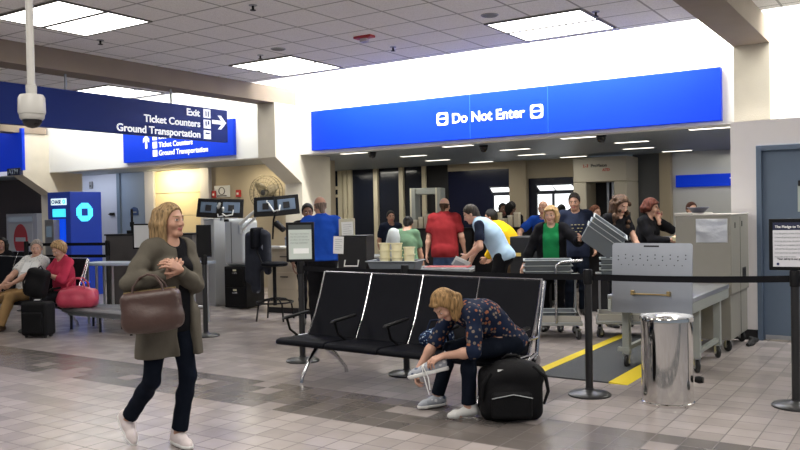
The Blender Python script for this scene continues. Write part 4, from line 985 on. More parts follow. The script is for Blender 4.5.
# small things on the beige wall
t = thing('wall_notice', 'white notice with black symbols on the beige wall above the kiosk', 'notice', (-13.38, 12.985, 1.98))
MB().box((-0.24, -0.012, 0), (0.24, 0.01, 0.26)).build('sheet', M_paper, t)
MB().tube([(0.09*math.cos(2*PI*i/20), -0.014, 0.14+0.08*math.sin(2*PI*i/20)) for i in range(20)], 0.009, 6, closed=True).cbox((0, -0.014, 0.03), (0.3, 0.004, 0.025)).build('print', M_ink, t)
for x, lab in ((-13.62, 'left of the white notice'), (-12.86, 'right of the white notice')):
    t = thing('fire_call_point', 'small red call point on the beige wall ' + lab, 'alarm', (x, 12.985, 1.97), 0, 'red call points')
    MB().box((-0.06, -0.04, 0), (0.06, 0.01, 0.16)).build('case', M_red, t, 0.006); MB().box((-0.03, -0.045, 0.05), (0.03, -0.04, 0.10)).build('pull_bar', M_white_pl, t)
t = thing('door_sign', 'small dark blue arched sign on the steel blue door', 'sign', (-16.35, 12.93, 1.62))
MB().prism([(-0.14, 0), (0.14, 0), (0.14, 0.10), (0.10, 0.17), (0, 0.20), (-0.10, 0.17), (-0.14, 0.10)], 'y', -0.012, 0.01).build('plate', mat('navy_plate_blue', (0.02, 0.05, 0.16), 0.5), t)
MB().cbox((0, -0.014, 0.07), (0.18, 0.004, 0.03)).build('print', M_gsteel, t)
t = thing('door_latch', 'dark latch box on the pale lilac door beside the steel blue door', 'latch', (-17.15, 12.92, 1.62))
MB().box((-0.13, -0.02, 0), (0.05, 0.01, 0.07)).build('plate', M_dark, t, 0.003); MB().tube([(0.0, -0.02, 0.03), (0.0, -0.06, 0.03), (-0.1, -0.065, 0.03)], 0.012, 8).build('lever', M_dark, t, smooth=True)
t = thing('wall_phone', 'small grey box high on the pale lilac door panel', 'box', (-18.0, 12.92, 2.32))
MB().box((-0.06, -0.03, 0), (0.06, 0.01, 0.18)).build('case', mat('mid_grey_case', (0.2, 0.2, 0.22), 0.5), t, 0.006); MB().box((-0.03, -0.036, 0.05), (0.03, -0.03, 0.08)).build('slot', M_dark, t)
# dark counter with the framed board
t = thing('partition_counter', 'long dark grey partition counter behind the walking woman', 'counter', (-11.0, 9.0, 0), R_(15.7))
MB().box((-0.88, 0, 0), (0.82, 0.35, 1.26)).build('body', mat('grey_brown_panel', (0.075, 0.068, 0.068), 0.6), t, 0.006)
MB().box((-0.90, -0.02, 1.26), (0.84, 0.37, 1.285)).build('worktop', M_dark, t, 0.004)
t = thing('counter_device', 'small black scanner with a thin antenna on the dark counter', 'device', (-11.45, 8.98, 1.287), 0.2)
MB().box((-0.06, -0.05, 0), (0.08, 0.05, 0.06)).build('case', M_black, t, 0.005); MB().tube([(0.02, 0, 0.05), (0.02, 0, 0.42)], 0.02, 8).build('mast', M_black, t, smooth=True); MB().box((-0.01, -0.02, 0.12), (0.05, 0.02, 0.2)).build('clip', M_black, t)
t = thing('framed_board', 'white board in a black frame on a stand behind the walking woman', 'sign board', (-10.78, 8.66, 0), R_(28))
MB().box((-0.15, -0.015, 1.05), (0.15, 0.015, 1.46)).build('frame', M_black, t, 0.005); MB().box((-0.125, -0.02, 1.075), (0.125, -0.014, 1.435)).build('sheet', M_paper, t)
MB().tube([(0, 0.01, 0.02), (0, 0.01, 1.06)], 0.02, 10).lathe([(0.16, 0), (0.16, 0.012), (0.03, 0.03)], n=28).build('stand', M_black, t, smooth=True)
t = thing('divesting_table', 'long grey steel table with tubular legs behind the perforated bench', 'table', (-9.8, 7.93, 0), R_(19))
MB().box((-0.98, -0.25, 0.86), (1.02, 0.25, 0.90)).build('table_top', mat('blue_grey_tabletop', (0.36, 0.42, 0.52), 0.35), t, 0.006)
for x in (-0.85, -0.70, 0.25, 0.9):
    for y in (-0.2, 0.2): MB().tube([(x, y, 0), (x, y, 0.86)], 0.020, 8).build('leg', M_alu, t, smooth=True)
MB().tube([(-0.85, -0.2, 0.22), (0.9, -0.2, 0.22)], 0.016, 8).tube([(-0.85, 0.2, 0.22), (0.9, 0.2, 0.22)], 0.016, 8).build('stretcher', M_alu, t, smooth=True)
# dual belt barrier before the cash machine
for x, y, lab, to in ((-13.05, 8.05, 'black stanchion with two belts at the left, before the cash machine', (-11.52, 8.55)), (-11.52, 8.55, 'black stanchion with two belts beside the dark grey counter', None)):
    t = stanchion((x, y, 0), lab)
    MB().lathe([(0.0385, 1.05), (0.0385, 1.18), (0.03, 1.19)], n=20).build('upper_head', M_black, t, smooth=True)
    if to:
        for z in (0.93, 1.13):
            MB().sheet([[(0.03, 0.01, z-0.025), (0.03, 0.01, z+0.025)], [(to[0]-x, to[1]-y, z-0.025), (to[0]-x, to[1]-y, z+0.025)]]).build('belt', M_belt, t, solid=0.003)
# cash machine with the octagon emblem
t = thing('cash_machine', 'bright blue cash machine tower with a glowing octagon emblem', 'cash machine', (-14.3, 9.77, 0))
M_atm = mat('deep_blue_panel', (0.006, 0.03, 0.26), 0.35, emit=(0.0, 0.02, 0.25), es=0.25)
MB().box((-0.75, 0.02, 0), (0, 0.72, 2.10)).build('cabinet', M_atm, t, 0.01)
MB().box((-0.75, 0.0, 0.0), (-0.60, 0.02, 2.10)).box((-0.16, 0.0, 0), (0, 0.02, 2.10)).box((-0.60, 0.0, 1.98), (-0.16, 0.02, 2.10)).build('front_frame', M_atm, t, 0.004)
M_cyan = mat('cyan_lit_plastic', (0.1, 0.7, 0.8), 0.4, emit=(0.05, 0.75, 1.0), es=1.1)
MB().box((-0.62, -0.012, 1.84), (-0.12, 0.03, 1.97)).build('lit_header', mat('lit_white_header', (0.8, 0.9, 0.95), 0.4, emit=(0.75, 0.95, 1.0), es=1.0), t)
text_mesh('lettering', 'CHASE', 0.105, mat('deep_blue_letter', (0.0, 0.04, 0.25), 0.5), t, at((-0.60, -0.015, 1.868), M_FRONT), bold=0.002)
def octo(mb, axis, cx, cz, R, s0, s1, gap):
    """four-piece octagon ring around a square hole"""
    a = R*math.tan(PI/8); q = R*0.40
    for k in range(4):
        c, s = math.cos(k*PI/2), math.sin(k*PI/2)
        pl = [(-q, R), (a, R), (R-gap*1.2, a+gap*1.2), (q-gap, q), (-q, q)]
        mb.prism([(cx+x*c-z*s, cz+x*s+z*c) for x, z in pl], axis, s0, s1)
o_ = MB(); octo(o_, 'x', 0.32, 1.69, 0.185, -0.002, 0.008, 0.012); o_.build('emblem', M_cyan, t)
o_ = MB(); octo(o_, 'y', -0.185, 1.905, 0.045, -0.02, -0.011, 0.003); o_.build('small_emblem', M_cyan, t)
MB().box((-0.60, 0.005, 1.60), (-0.16, 0.021, 1.76)).build('lit_band', M_cyan, t)
MB().box((-0.58, -0.004, 1.10), (-0.18, 0.022, 1.56)).build('lit_recess', mat('glowing_blue', (0.0, 0.05, 0.4), 0.4, emit=(0.0, 0.08, 1.0), es=0.7), t)
MB().box((-0.66, -0.14, 0.6), (-0.36, 0.0, 1.55)).build('teller_console', mat('grey_console', (0.20, 0.20, 0.21), 0.5), t, 0.01)
MB().box((-0.60, -0.145, 1.20), (-0.42, -0.139, 1.42)).build('screen', mat('dim_screen', (0.02, 0.03, 0.04), 0.2, emit=(0.10, 0.14, 0.18), es=0.6), t)
MB().box((-0.60, -0.02, 0.25), (0.02, 0.40, 0.30)).build('lit_plinth', mat('glowing_blue', (0.0, 0.05, 0.4), 0.4), t)
# dark end of the left wall and the white panel with the no entry oval
struct('wall_dark', MB().box((-30, 12.80, 0), (-19.35, 12.99, 2.66)), mat('maroon_brown_paint', (0.075, 0.055, 0.055), 0.7))
t = thing('no_entry_panel', 'white framed panel with a red no entry oval at the far left', 'sign', (-20.55, 12.6, 0))
MB().box((-0.72, -0.05, 0), (0.72, 0.1, 1.72)).build('frame', mat('pale_frame_paint', (0.55, 0.55, 0.58), 0.5), t, 0.01)
MB().box((-0.60, -0.06, 0.10), (0.52, -0.048, 1.45)).build('panel', mat('panel_white', (0.62, 0.62, 0.62), 0.5), t)
MB().box((-0.60, -0.058, 1.50), (0.52, -0.048, 1.64)).build('head_strip', M_alu, t)
MB().prism([(-0.03+0.32*math.cos(2*PI*i/36), 1.02+0.42*math.sin(2*PI*i/36)) for i in range(36)], 'y', -0.068, -0.058).build('red_oval', mat('sign_red', (0.55, 0.02, 0.03), 0.5), t)
MB().box((-0.26, -0.074, 0.97), (0.20, -0.066, 1.08)).build('white_bar', mat('panel_white', (0.62, 0.62, 0.62), 0.5), t)
# perforated steel bench
t = thing('steel_bench', 'low perforated grey steel bench beside the couple, pink tote on it', 'bench', (-9.45, 7.12, 0))
b = MB()
pf = mat('perforated_steel', (0.24, 0.25, 0.27), 0.45, 0.5)
b.prism([(-0.26, 0.30), (-0.27, 0.285), (-0.25, 0.25), (-0.22, 0.27), (0.26, 0.27), (0.27, 0.31), (0.25, 0.32), (-0.24, 0.32)], 'x', -0.85, 1.25)
b.build('seat', pf, t, 0.006)
h = MB()
for i in range(52):
    for j in range(3): h.lathe([(0.011, 0), (0.011, 0.002)], n=6, M=Matrix.Translation((-0.82+i*0.04, -0.20+0.07*j, 0.3205)))
h.build('perforation', M_dark, t)
MB().box((-0.80, -0.20, 0.20), (1.20, -0.15, 0.27)).box((-0.80, 0.15, 0.20), (1.20, 0.20, 0.27)).build('rail', M_gsteel, t, 0.004)
for x in (-0.75, -0.10, 0.55, 1.15):
    for y in (-0.18, 0.18): MB().tube([(x, y, 0.22), (x, y, 0)], 0.018, 8).build('leg', M_dark, t, smooth=True)
t = thing('door_notice', 'pale notice in a dark holder on the blue grey door, cut by the right edge', 'notice', (-1.16, 10.19, 1.49))
MB().box((-0.145, -0.006, 0), (0.145, 0.01, 0.30)).build('sheet', mat('pale_green_sheet', (0.52, 0.58, 0.54), 0.7), t)
MB().box((-0.14, -0.012, 0.29), (0.14, 0.01, 0.355)).build('holder', M_dark, t, 0.003)

# ------------------------------------------------------------------ people
SKIN = [mat('skin_fair', (0.52, 0.30, 0.215), 0.55), mat('skin_tan', (0.40, 0.215, 0.145), 0.55), mat('skin_brown', (0.19, 0.095, 0.06), 0.55)]
M_eye = mat('eye_white', (0.65, 0.62, 0.60), 0.3); M_iris = mat('eye_iris', (0.03, 0.022, 0.018), 0.3); M_lip = mat('lip', (0.36, 0.11, 0.10), 0.5)
HAIR = {}
def hairm(name, c):
    nm = 'hair_'+name
    if nm in _mats: return _mats[nm]
    m = mat(nm, c, 0.62, spec=0.2); nt = m.node_tree; L = nt.links; b = nt.nodes['Principled BSDF']
    tc = nt.nodes.new('ShaderNodeTexCoord'); mp = nt.nodes.new('ShaderNodeMapping'); mp.inputs['Scale'].default_value = (75, 75, 9); L.new(tc.outputs['Object'], mp.inputs[0])
    n = nt.nodes.new('ShaderNodeTexNoise'); n.inputs['Scale'].default_value = 1.0; n.inputs['Detail'].default_value = 4; L.new(mp.outputs[0], n.inputs['Vector'])
    r = nt.nodes.new('ShaderNodeValToRGB'); L.new(n.outputs['Fac'], r.inputs[0])
    r.color_ramp.elements[0].position = 0.33; r.color_ramp.elements[0].color = (*[x*0.38 for x in c], 1); r.color_ramp.elements[1].position = 0.68; r.color_ramp.elements[1].color = (*[min(1, x*1.5) for x in c], 1)
    L.new(r.outputs[0], b.inputs['Base Color'])
    bp = nt.nodes.new('ShaderNodeBump'); bp.inputs['Strength'].default_value = 0.7; bp.inputs['Distance'].default_value = 0.01; L.new(n.outputs['Fac'], bp.inputs['Height']); L.new(bp.outputs[0], b.inputs['Normal'])
    return m
def nrm(v): v = np.array(v, float); return v/max(np.linalg.norm(v), 1e-9)
def ik(a, c, l1, l2, hint):
    a, c = np.array(a, float), np.array(c, float); d = c-a; L = np.linalg.norm(d)
    if L > (l1+l2)*0.999: c = a+d/L*(l1+l2)*0.999; d = c-a; L = np.linalg.norm(d)
    L = max(L, abs(l1-l2)+0.02)
    u = d/np.linalg.norm(d); x = (l1*l1-l2*l2+L*L)/(2*L); h = math.sqrt(max(l1*l1-x*x, 0))
    hv = np.array(hint, float); hv = hv-u*(hv@u); hv = nrm(hv)
    return a+u*x+hv*h, c
def build_hand(sd, wr, fd, pn, side, s, curl=0.4, kk=0.006, fat=1.0):
    """hand: fd finger direction, pn palm normal, side = +1 thumb on pn x fd"""
    fd = nrm(fd); pn = nrm(np.array(pn)-fd*(np.array(pn)@fd)); sv = np.cross(pn, fd)*side
    kn = []
    for i, (o, ln) in enumerate(((0.030, 0.088), (0.010, 0.092), (-0.011, 0.087), (-0.031, 0.078))):
        k_ = wr+(fd*ln+sv*o)*s; kn.append(k_)
        sd.cone(wr+(fd*0.012+sv*o*0.45)*s, k_, 0.0165*s*fat, 0.0125*s*fat, 0.012)
    for i, (k_, ls) in enumerate(zip(kn, ((0.042, 0.026, 0.021), (0.047, 0.030, 0.022), (0.043, 0.028, 0.021), (0.034, 0.021, 0.019)))):
        p = k_; ang = curl*0.55+0.06*i*curl; r = 0.0092*s*fat; sp = sv*(0.12-0.08*i)
        for j, l in enumerate(ls):
            d_ = nrm(fd*math.cos(ang)+pn*math.sin(ang)+sp*(0.8 if j == 0 else 0.3)); q = p+d_*l*s
            sd.cone(p, q, r, r*0.92, kk); p = q; ang += curl*(0.95 if j == 0 else 0.7); r *= 0.92
    t0 = wr+(fd*0.022+sv*0.020)*s; t1 = t0+(fd*0.030+sv*0.030+pn*0.012)*s; t2 = t1+nrm(fd*0.85+sv*0.45+pn*0.35*(1+curl))*0.032*s; t3 = t2+nrm(fd*0.9+sv*0.05+pn*0.5*(0.5+curl))*0.025*s
    sd.cone(t0, t1, 0.0155*s*fat, 0.0125*s*fat, 0.010).cone(t1, t2, 0.0118*s*fat, 0.0105*s*fat, kk).cone(t2, t3, 0.0102*s*fat, 0.0088*s*fat, kk)

def person(name, label, loc, ang, H=1.75, female=False, fat=1.0, lean=0, side=0, twist=0, pelvis=None, head=(0, 0, 0), hands=None, hand_dir=None, palm=None, curl=0.45,
           elbow=None, feet=None, foot_dir=None, knee=None, skin=0, outfit=(), hair=('short', 'brown', (0.08, 0.05, 0.03)), shoes=None, res=0.012, pants=None, pants_len=1.0, group=None, world_targets=False, sole=True):
    """ang: 0 faces the camera, +90 faces the picture's right, 180 faces away"""
    base = math.atan2(-loc[1], -loc[0])+R_(ang)
    t = thing(name, label, 'person', loc, base-PI/2, group)
    s = H/1.75
    Rw = _rot('z', -(base-PI/2)); L0 = np.array(loc, float)
    W2L = lambda p: Rw @ (np.array(p, float)-L0)
    tr = (lambda p: W2L(p)) if world_targets else (lambda p: np.array(p, float)*s)
    hips_ = 1.0 if not female else 1.05
    P = np.array((0, 0, 0.93), float)*s if pelvis is None else tr(pelvis)
    def updir(t_, sd_=side): return nrm((math.sin(R_(sd_)), math.sin(R_(t_)), math.cos(R_(t_))))
    def fr(t_, tw=0):  # rotation matrix: columns right, forward, up
        u = updir(t_); r = np.array((math.cos(R_(tw)), math.sin(R_(tw)), 0)); r = nrm(r-u*(r@u)); f = np.cross(u, r); return np.stack([r, f, u], 1)
    Fp, Fm, Fc = fr(lean*0.45, twist*0.0), fr(lean*0.8, twist*0.5), fr(lean*1.12, twist)
    Wst = P+Fp[:, 2]*0.16*s; Ch = Wst+Fm[:, 2]*0.18*s; Nk = Ch+Fc[:, 2]*0.19*s
    sw = (0.165 if female else 0.190)*s
    Sh = {k: Nk+Fc @ np.array((sg*sw, -0.005*s, -0.035*s)) for k, sg in (('L', -1), ('R', 1))}
    Hp = {k: P+Fp @ np.array((sg*0.088*s*hips_, 0, -0.01*s)) for k, sg in (('L', -1), ('R', 1))}
    # head
    hy, hp, hr = [R_(a) for a in head]
    Rh = _rot('z', -hy) @ _rot('x', -hp) @ _rot('y', hr)
    nd = nrm(updir(lean*0.9)+Rh[:, 2]*0.6+Fc[:, 2]*0.4)
    Hc = Nk+nd*0.080*s+Rh @ np.array((0, 0.012, 0.085))*s
    # limbs
    ua, fa, th, sk = 0.300*s, 0.262*s, 0.430*s, 0.425*s
    El, Wr, Kn, An = {}, {}, {}, {}
    hands = hands or {}; feet = feet or {}; elbow = elbow or {}; knee = knee or {}; hand_dir = hand_dir or {}; palm = palm or {}; foot_dir = foot_dir or {}
    for k, sg in (('L', -1), ('R', 1)):
        if k in hands: wt = tr(hands[k])
        else: wt = Sh[k]+np.array((sg*0.07, 0.06, -0.535))*s
        El[k], Wr[k] = ik(Sh[k], wt, ua, fa, elbow.get(k, (sg*0.35, -1.0, -0.25)))
        ft = tr(feet[k]) if k in feet else np.array((sg*0.10, 0.0, 0.082))*s
        Kn[k], An[k] = ik(Hp[k], ft, th, sk, knee.get(k, (sg*0.12, 1, 0.05)))
    lf = fat**0.3*(0.92 if female else 1.0)
    def torso(sd, k=0.05):
        f = fat
        sd.ell(P+Fp @ np.array((0, -0.008, 0.0))*s, np.array((0.165*hips_, 0.112*f, 0.125))*s, Fp, k, tag='T')
        for sg in (-1, 1): sd.ell(P+Fp @ np.array((sg*0.075, -0.062, -0.035))*s, np.array((0.085, 0.078, 0.092))*s, Fp, k, tag='T')
        sd.ell(Wst+Fm @ np.array((0, 0.012*f, 0.0))*s, np.array((0.140*(0.5+0.5*f), 0.102*f, 0.15))*s, Fm, k, tag='T')
        sd.ell(Ch+Fc @ np.array((0, 0.0, 0.0))*s, np.array(((0.150 if female else 0.170)*(0.6+0.4*f), 0.112*(0.5+0.5*f), 0.185))*s, Fc, k, tag='T')
        sd.cone(Sh['L']*0.86+Sh['R']*0.14, Sh['R']*0.86+Sh['L']*0.14, 0.062*s, 0.062*s, k, tag='T')
        sd.cone(Nk+Fc @ np.array((0, -0.01, -0.05))*s, Nk+Fc @ np.array((0, 0.0, 0.02))*s, 0.085*s, 0.06*s, k, tag='T')
        if female:
            for sg in (-1, 1): sd.ell(Ch+Fc @ np.array((sg*0.070, 0.088, 0.015))*s, np.array((0.062, 0.055, 0.065))*s, Fc, 0.03, tag='T')
    def arm(sd, k_, upto=2.0, k=0.03):
        sd.cone(Sh[k_], Sh[k_]*0.45+El[k_]*0.55, 0.054*s*lf, 0.046*s*lf, 0.035)
        c = []
        if upto < 1.0: c = [(Sh[k_]+(El[k_]-Sh[k_])*upto, nrm(El[k_]-Sh[k_]))]
        sd.cone(Sh[k_]*0.5+El[k_]*0.5, El[k_], 0.048*s*lf, 0.040*s*lf, k, cuts=c)
        if upto > 1.0:
            c = [(El[k_]+(Wr[k_]-El[k_])*(upto-1), nrm(Wr[k_]-El[k_]))] if upto < 2 else []
            m = El[k_]*0.65+Wr[k_]*0.35
            sd.cone(El[k_], m, 0.040*s*lf, 0.041*s*lf, k, cuts=c).cone(m, Wr[k_], 0.041*s*lf, 0.0265*s, k, cuts=c)
    def leg(sd, k_, upto=1.0, k=0.03, foot=False, ease=0.0):
        sd.cone(Hp[k_]+np.array((0, 0, 0.0)), Hp[k_]*0.5+Kn[k_]*0.5, 0.092*s*lf, 0.076*s*lf, 0.05)
        sd.cone(Hp[k_]*0.5+Kn[k_]*0.5, Kn[k_], 0.076*s*lf, 0.056*s*lf, k)
        bk = np.cross(nrm(An[k_]-Kn[k_]), np.cross(nrm(Kn[k_]-Hp[k_])+np.array((0, 1e-3, 0)), nrm(An[k_]-Kn[k_])))
        m = Kn[k_]*0.68+An[k_]*0.32
        e_ = Kn[k_]+(An[k_]-Kn[k_])*upto
        c = [(e_, nrm(An[k_]-Kn[k_]))]
        sd.cone(Kn[k_], m, 0.055*s*lf, 0.057*s*lf, k, cuts=c).cone(m, An[k_], 0.057*s*lf, (0.038+ease)*s, k, cuts=c)
    def ffr(k_):
        y, p = foot_dir.get(k_, (6 if k_ == 'R' else -6, 0))
        return _rot('z', -R_(y)) @ _rot('x', -R_(p))
    # ---- body
    bd = Sdf(); torso(bd)
    for k_ in 'LR': arm(bd, k_); leg(bd, k_)
    bd.cone(Nk+Fc @ np.array((0, -0.012, -0.02))*s, Hc+Rh @ np.array((0, -0.022, -0.06))*s, 0.057*s, (0.048 if female else 0.054)*s, 0.03)
    hp_ = lambda x: Hc+Rh @ np.array(x)*s
    bd.ell(hp_((0, -0.012, 0.028)), np.array((0.074, 0.094, 0.094))*s, Rh, 0.03)
    bd.ell(hp_((0, 0.026, -0.036)), np.array((0.057, 0.064, 0.080))*s, Rh, 0.03)
    bd.cone(hp_((-0.018, 0.070, -0.094)), hp_((0.018, 0.070, -0.094)), 0.021*s, 0.021*s, 0.02)
    for sg in (-1, 1):
        bd.ell(hp_((sg*0.031, 0.099, 0.006)), np.array((0.016, 0.016, 0.012))*s, Rh, 0.012, sub=True)
        bd.ell(hp_((sg*0.031, 0.077, 0.006)), np.array((0.0135,)*3)*s, Rh, 0.004)
        bd.ell(hp_((sg*0.040, 0.062, -0.03)), np.array((0.026, 0.022, 0.022))*s, Rh, 0.02)
        bd.ell(hp_((sg*0.077, -0.008, -0.008)), np.array((0.009, 0.020, 0.033))*s, Rh, 0.008)
    bd.cone(hp_((-0.035, 0.083, 0.030)), hp_((0.035, 0.083, 0.030)), 0.008*s, 0.008*s, 0.018)
    bd.cone(hp_((0, 0.090, 0.012)), hp_((0, 0.107, -0.026)), 0.009*s, 0.0135*s, 0.014)
    for sg in (-1, 1): bd.ell(hp_((sg*0.011, 0.098, -0.031)), np.array((0.009, 0.009, 0.008))*s, Rh, 0.008)
    bd.ell(hp_((0, 0.089, -0.055)), np.array((0.025, 0.009, 0.0055))*s, Rh, 0.006); bd.ell(hp_((0, 0.087, -0.065)), np.array((0.021, 0.010, 0.006))*s, Rh, 0.006)
    fine = res <= 0.0075
    hs = []
    for k_, sg in (('L', -1), ('R', 1)):
        fd = hand_dir.get(k_); fd = nrm(Wr[k_]-El[k_]) if fd is None else nrm(fd)
        pn = palm.get(k_, (-sg, 0.25, 0)); cu = curl[k_] if isinstance(curl, dict) else curl
        # thumb lies on the forward side of a hanging hand
        pnn = nrm(np.array(pn)-fd*(np.array(pn)@fd)); thumb = 1 if np.cross(pnn, fd) @ np.array((0.0, 1.0, 0.35)) > 0 else -1
        if fine: build_hand(bd, Wr[k_], fd, pn, thumb, s, cu)
        else:
            h_ = Sdf(); h_.cone(Wr[k_]-fd*0.05*s, Wr[k_]+fd*0.012*s, 0.028*s, 0.023*s, 0.012); build_hand(h_, Wr[k_], fd, pn, thumb, s, cu); hs.append(h_.mesh(0.0062))
        FR = ffr(k_)
        bd.cone(An[k_]+FR @ np.array((0, -0.03, -0.04))*s, An[k_]+FR @ np.array((0, 0.10, -0.052))*s, 0.032*s, 0.028*s, 0.02).cone(An[k_]+FR @ np.array((0, 0.10, -0.052))*s, An[k_]+FR @ np.array((0, 0.15, -0.057))*s, 0.028*s, 0.02*s, 0.02)
        bd.cone(An[k_], An[k_]+FR @ np.array((0, 0.0, -0.03))*s, 0.038*s, 0.034*s, 0.02)
    def mi(c):
        q = (c-Hc) @ Rh/s
        out = np.zeros(len(c), int)
        for sg in (-1, 1):
            d_ = q-np.array((sg*0.031, 0.082, 0.006)); e = (np.abs(d_[:, 0]) < 0.0115) & (np.abs(d_[:, 2]) < 0.0055) & (q[:, 1] > 0.080)
            out[e] = 1; out[e & (np.abs(d_[:, 0]) < 0.006)] = 2
            out[(np.abs(q[:, 0]-sg*0.032) < 0.021) & (np.abs(q[:, 2]-0.0285) < 0.0038) & (q[:, 1] > 0.06)] = 4
        out[(np.abs(q[:, 0]) < 0.023) & (np.abs(q[:, 2]+0.060) < 0.009) & (q[:, 1] > 0.075)] = 3
        return out
    hm = hairm(hair[1], hair[2])
    np_obj('body', [bd.mesh(res)]+hs, [SKIN[skin], M_eye, M_iris, M_lip, hm], t, mi)
    # ---- hair
    hd = Sdf(); st = hair[0]
    face_cut = [(hp_((0, 0.066, 0.078)), Rh @ nrm((0, 0.84, -0.54)))]
    vol = {'short': 0.008, 'bald': 0.004, 'bob': 0.012, 'long': 0.009, 'curly': 0.014, 'bun': 0.010, 'puffy': 0.028, 'crop': 0.006}.get(st, 0.01)
    if st != 'none':
        c = list(face_cut)
        if st == 'bald': c.append((hp_((0, 0, 0.030)), Rh[:, 2])); 
        hd.ell(hp_((0, -0.014, 0.028)), (np.array((0.078, 0.097, 0.098))+vol)*s, Rh, 0.012, cuts=c+[(hp_((0, 0, -0.085)), -Rh[:, 2])])
        hd.cone(hp_((0, -0.060, -0.03)), hp_((0, -0.056, -0.085 if st in ('short', 'bald', 'crop') else -0.06)), (0.038 if st == 'bald' else 0.052)*s, (0.034 if st == 'bald' else 0.044)*s, 0.02, cuts=[(hp_((0, 0.0, 0)), Rh @ np.array((0, 1, 0)))]+([(hp_((0, 0, 0.030)), Rh[:, 2])] if st == 'bald' else []))
    dn = np.array((0, 0, -1.0)) if st in ('bob', 'long', 'curly') else -Rh[:, 2]
    hl = hair[3] if len(hair) > 3 else (0.13 if st == 'bob' else 0.27)
    if st in ('bob', 'long', 'curly'):
        mixd = nrm(dn*0.75-Rh[:, 2]*0.5)
        for sg in (-1, 1):
            for (yy, r0, r1, l_) in ((0.024, 0.015, 0.012, 0.8), (0.0, 0.021, 0.019, 1.0), (-0.04, 0.030, 0.026, 1.0)):
                a = hp_((sg*0.068, yy+0.006, 0.055)); b_ = hp_((sg*0.083, yy-0.010, -0.02)); e = b_+mixd*(hl*l_-0.02)*s+Rh @ np.array((-sg*0.012, 0.0, 0))*s
                hd.chain([a, b_, e], [r0*s, r0*1.05*s, r1*s], 0.02)
        for xx in (-0.055, -0.02, 0.02, 0.055):
            a = hp_((xx, -0.075, 0.06)); b_ = hp_((xx*1.1, -0.098, -0.03)); e = b_+mixd*hl*s
            hd.chain([a, b_, e], [0.034*s, 0.034*s, 0.026*s], 0.02)
        if st == 'bob': hd.cone(hp_((-0.045, 0.070, 0.084)), hp_((0.055, 0.066, 0.072)), 0.017*s, 0.015*s, 0.02)
        if st == 'curly':
            rr = np.random.default_rng(5)
            for i in range(70):
                a_ = rr.uniform(-2.4, 2.4); zz = rr.uniform(-hl, 0.08); r_ = 0.105+0.02*rr.random()
                pt = hp_((math.sin(a_)*r_*0.9, -math.cos(a_)*r_*0.95-0.005, max(zz, -0.02)))+dn*max(0, -0.02-zz)*s
                hd.ell(pt, 0.026*s, None, 0.01)
    if st == 'bun': hd.ell(hp_((0, -0.115, 0.03)), np.array((0.042, 0.035, 0.042))*s, Rh, 0.01)
    if st == 'puffy':
        rr = np.random.default_rng(3)
        for i in range(46):
            v = nrm(rr.normal(size=3)); 
            if v[1]*0.8-v[2]*0.6 > 0.12 or v[2] < -0.75: continue
            hd.ell(hp_(v*np.array((0.088, 0.105, 0.105))+np.array((0, -0.014, 0.03))), 0.030*s, None, 0.012)
    if st != 'none': np_obj('hair', [hd.mesh(max(res*0.9, 0.006))], hm, t)
    # ---- clothes
    cr = max(res, 0.008)
    if pants is not None:
        pd = Sdf(); torso(pd)
        pd.p = pd.p[:4]
        wp = P+Fp[:, 2]*0.085*s
        for q_ in pd.p: q_['cuts'].append((wp, Fp[:, 2]))
        for k_ in 'LR': leg(pd, k_, pants_len, ease=0.012)
        np_obj('trousers', [pd.mesh(cr, 0.007 if female else 0.011, 0.0022)], pants, t)
    for g in outfit:
        nm, m_ = g[0], g[1]; o = g[2] if len(g) > 2 else {}
        cd = Sdf(); torso(cd)
        hem = o.get('hem', -0.06)
        if lean < 30 and o.get('drape', 1):
            for sg in (-1, 1): cd.cone(Ch+Fc @ np.array((sg*0.075, 0, -0.03))*s, P+Fp @ np.array((sg*0.082*fat**0.4, 0.008, hem))*s, 0.088*s*fat**0.5, 0.093*s*fat**0.5, 0.06)
        if o.get('tail'):
            for k_, sg in (('L', -1), ('R', 1)):
                e = Hp[k_]+(Kn[k_]-Hp[k_])*o['tail']
                cd.cone(Hp[k_]+Fp @ np.array((sg*0.03, 0.0, 0))*s, e+np.array((sg*0.02, 0, 0))*s, 0.105*s, 0.10*s, 0.06)
                cd.cone(Hp[k_]+Fp @ np.array((0, -0.04, 0))*s, e+np.array((-sg*0.05, -0.03, 0))*s, 0.09*s, 0.08*s, 0.06)
            cd.cut(Hp['L']*0.5+Hp['R']*0.5+(Kn['L']+Kn['R']-Hp['L']-Hp['R'])*0.5*o['tail'], (0, 0, -1))
        else: cd.cut(P+Fp[:, 2]*hem*s, -Fp[:, 2])
        neck = o.get('neck', 0.02)
        cd.ell(Nk+Fc @ np.array((0, 0.055+o.get('scoop', 0), 0.075))*s, np.array((0.075, 0.085, 0.075+neck))*s, Fc, 0.01, sub=True)
        if o.get('open'):
            wd = o['open']
            cd.rbox(Ch+Fm @ np.array((o.get('shift', 0), 0.22, -0.10))*s, np.array((wd, 0.20, 0.62))*s, 0.02*s, Fm, 0.02, sub=True)
        for k_ in 'LR':
            if o.get('sleeve', 0.6) > 0: arm(cd, k_, o.get('sleeve', 0.6))
        off = o.get('off', 0.014)
        np_obj(nm, [cd.mesh(cr, off, o.get('wr', 0.0028))], m_, t)
        if o.get('collar'):
            c_ = Sdf()
            for i in range(10):
                a0, a1 = PI*0.62+i*PI*1.76/10, PI*0.62+(i+1)*PI*1.76/10
                pt = lambda a: Nk+Fc @ np.array((0.066*math.cos(a), 0.066*math.sin(a)-0.004, 0.030-0.02*math.sin(a)))*s
                c_.cone(pt(a0), pt(a1), 0.014*s, 0.014*s, 0.01)
            np_obj('collar', [c_.mesh(0.009)], m_, t)
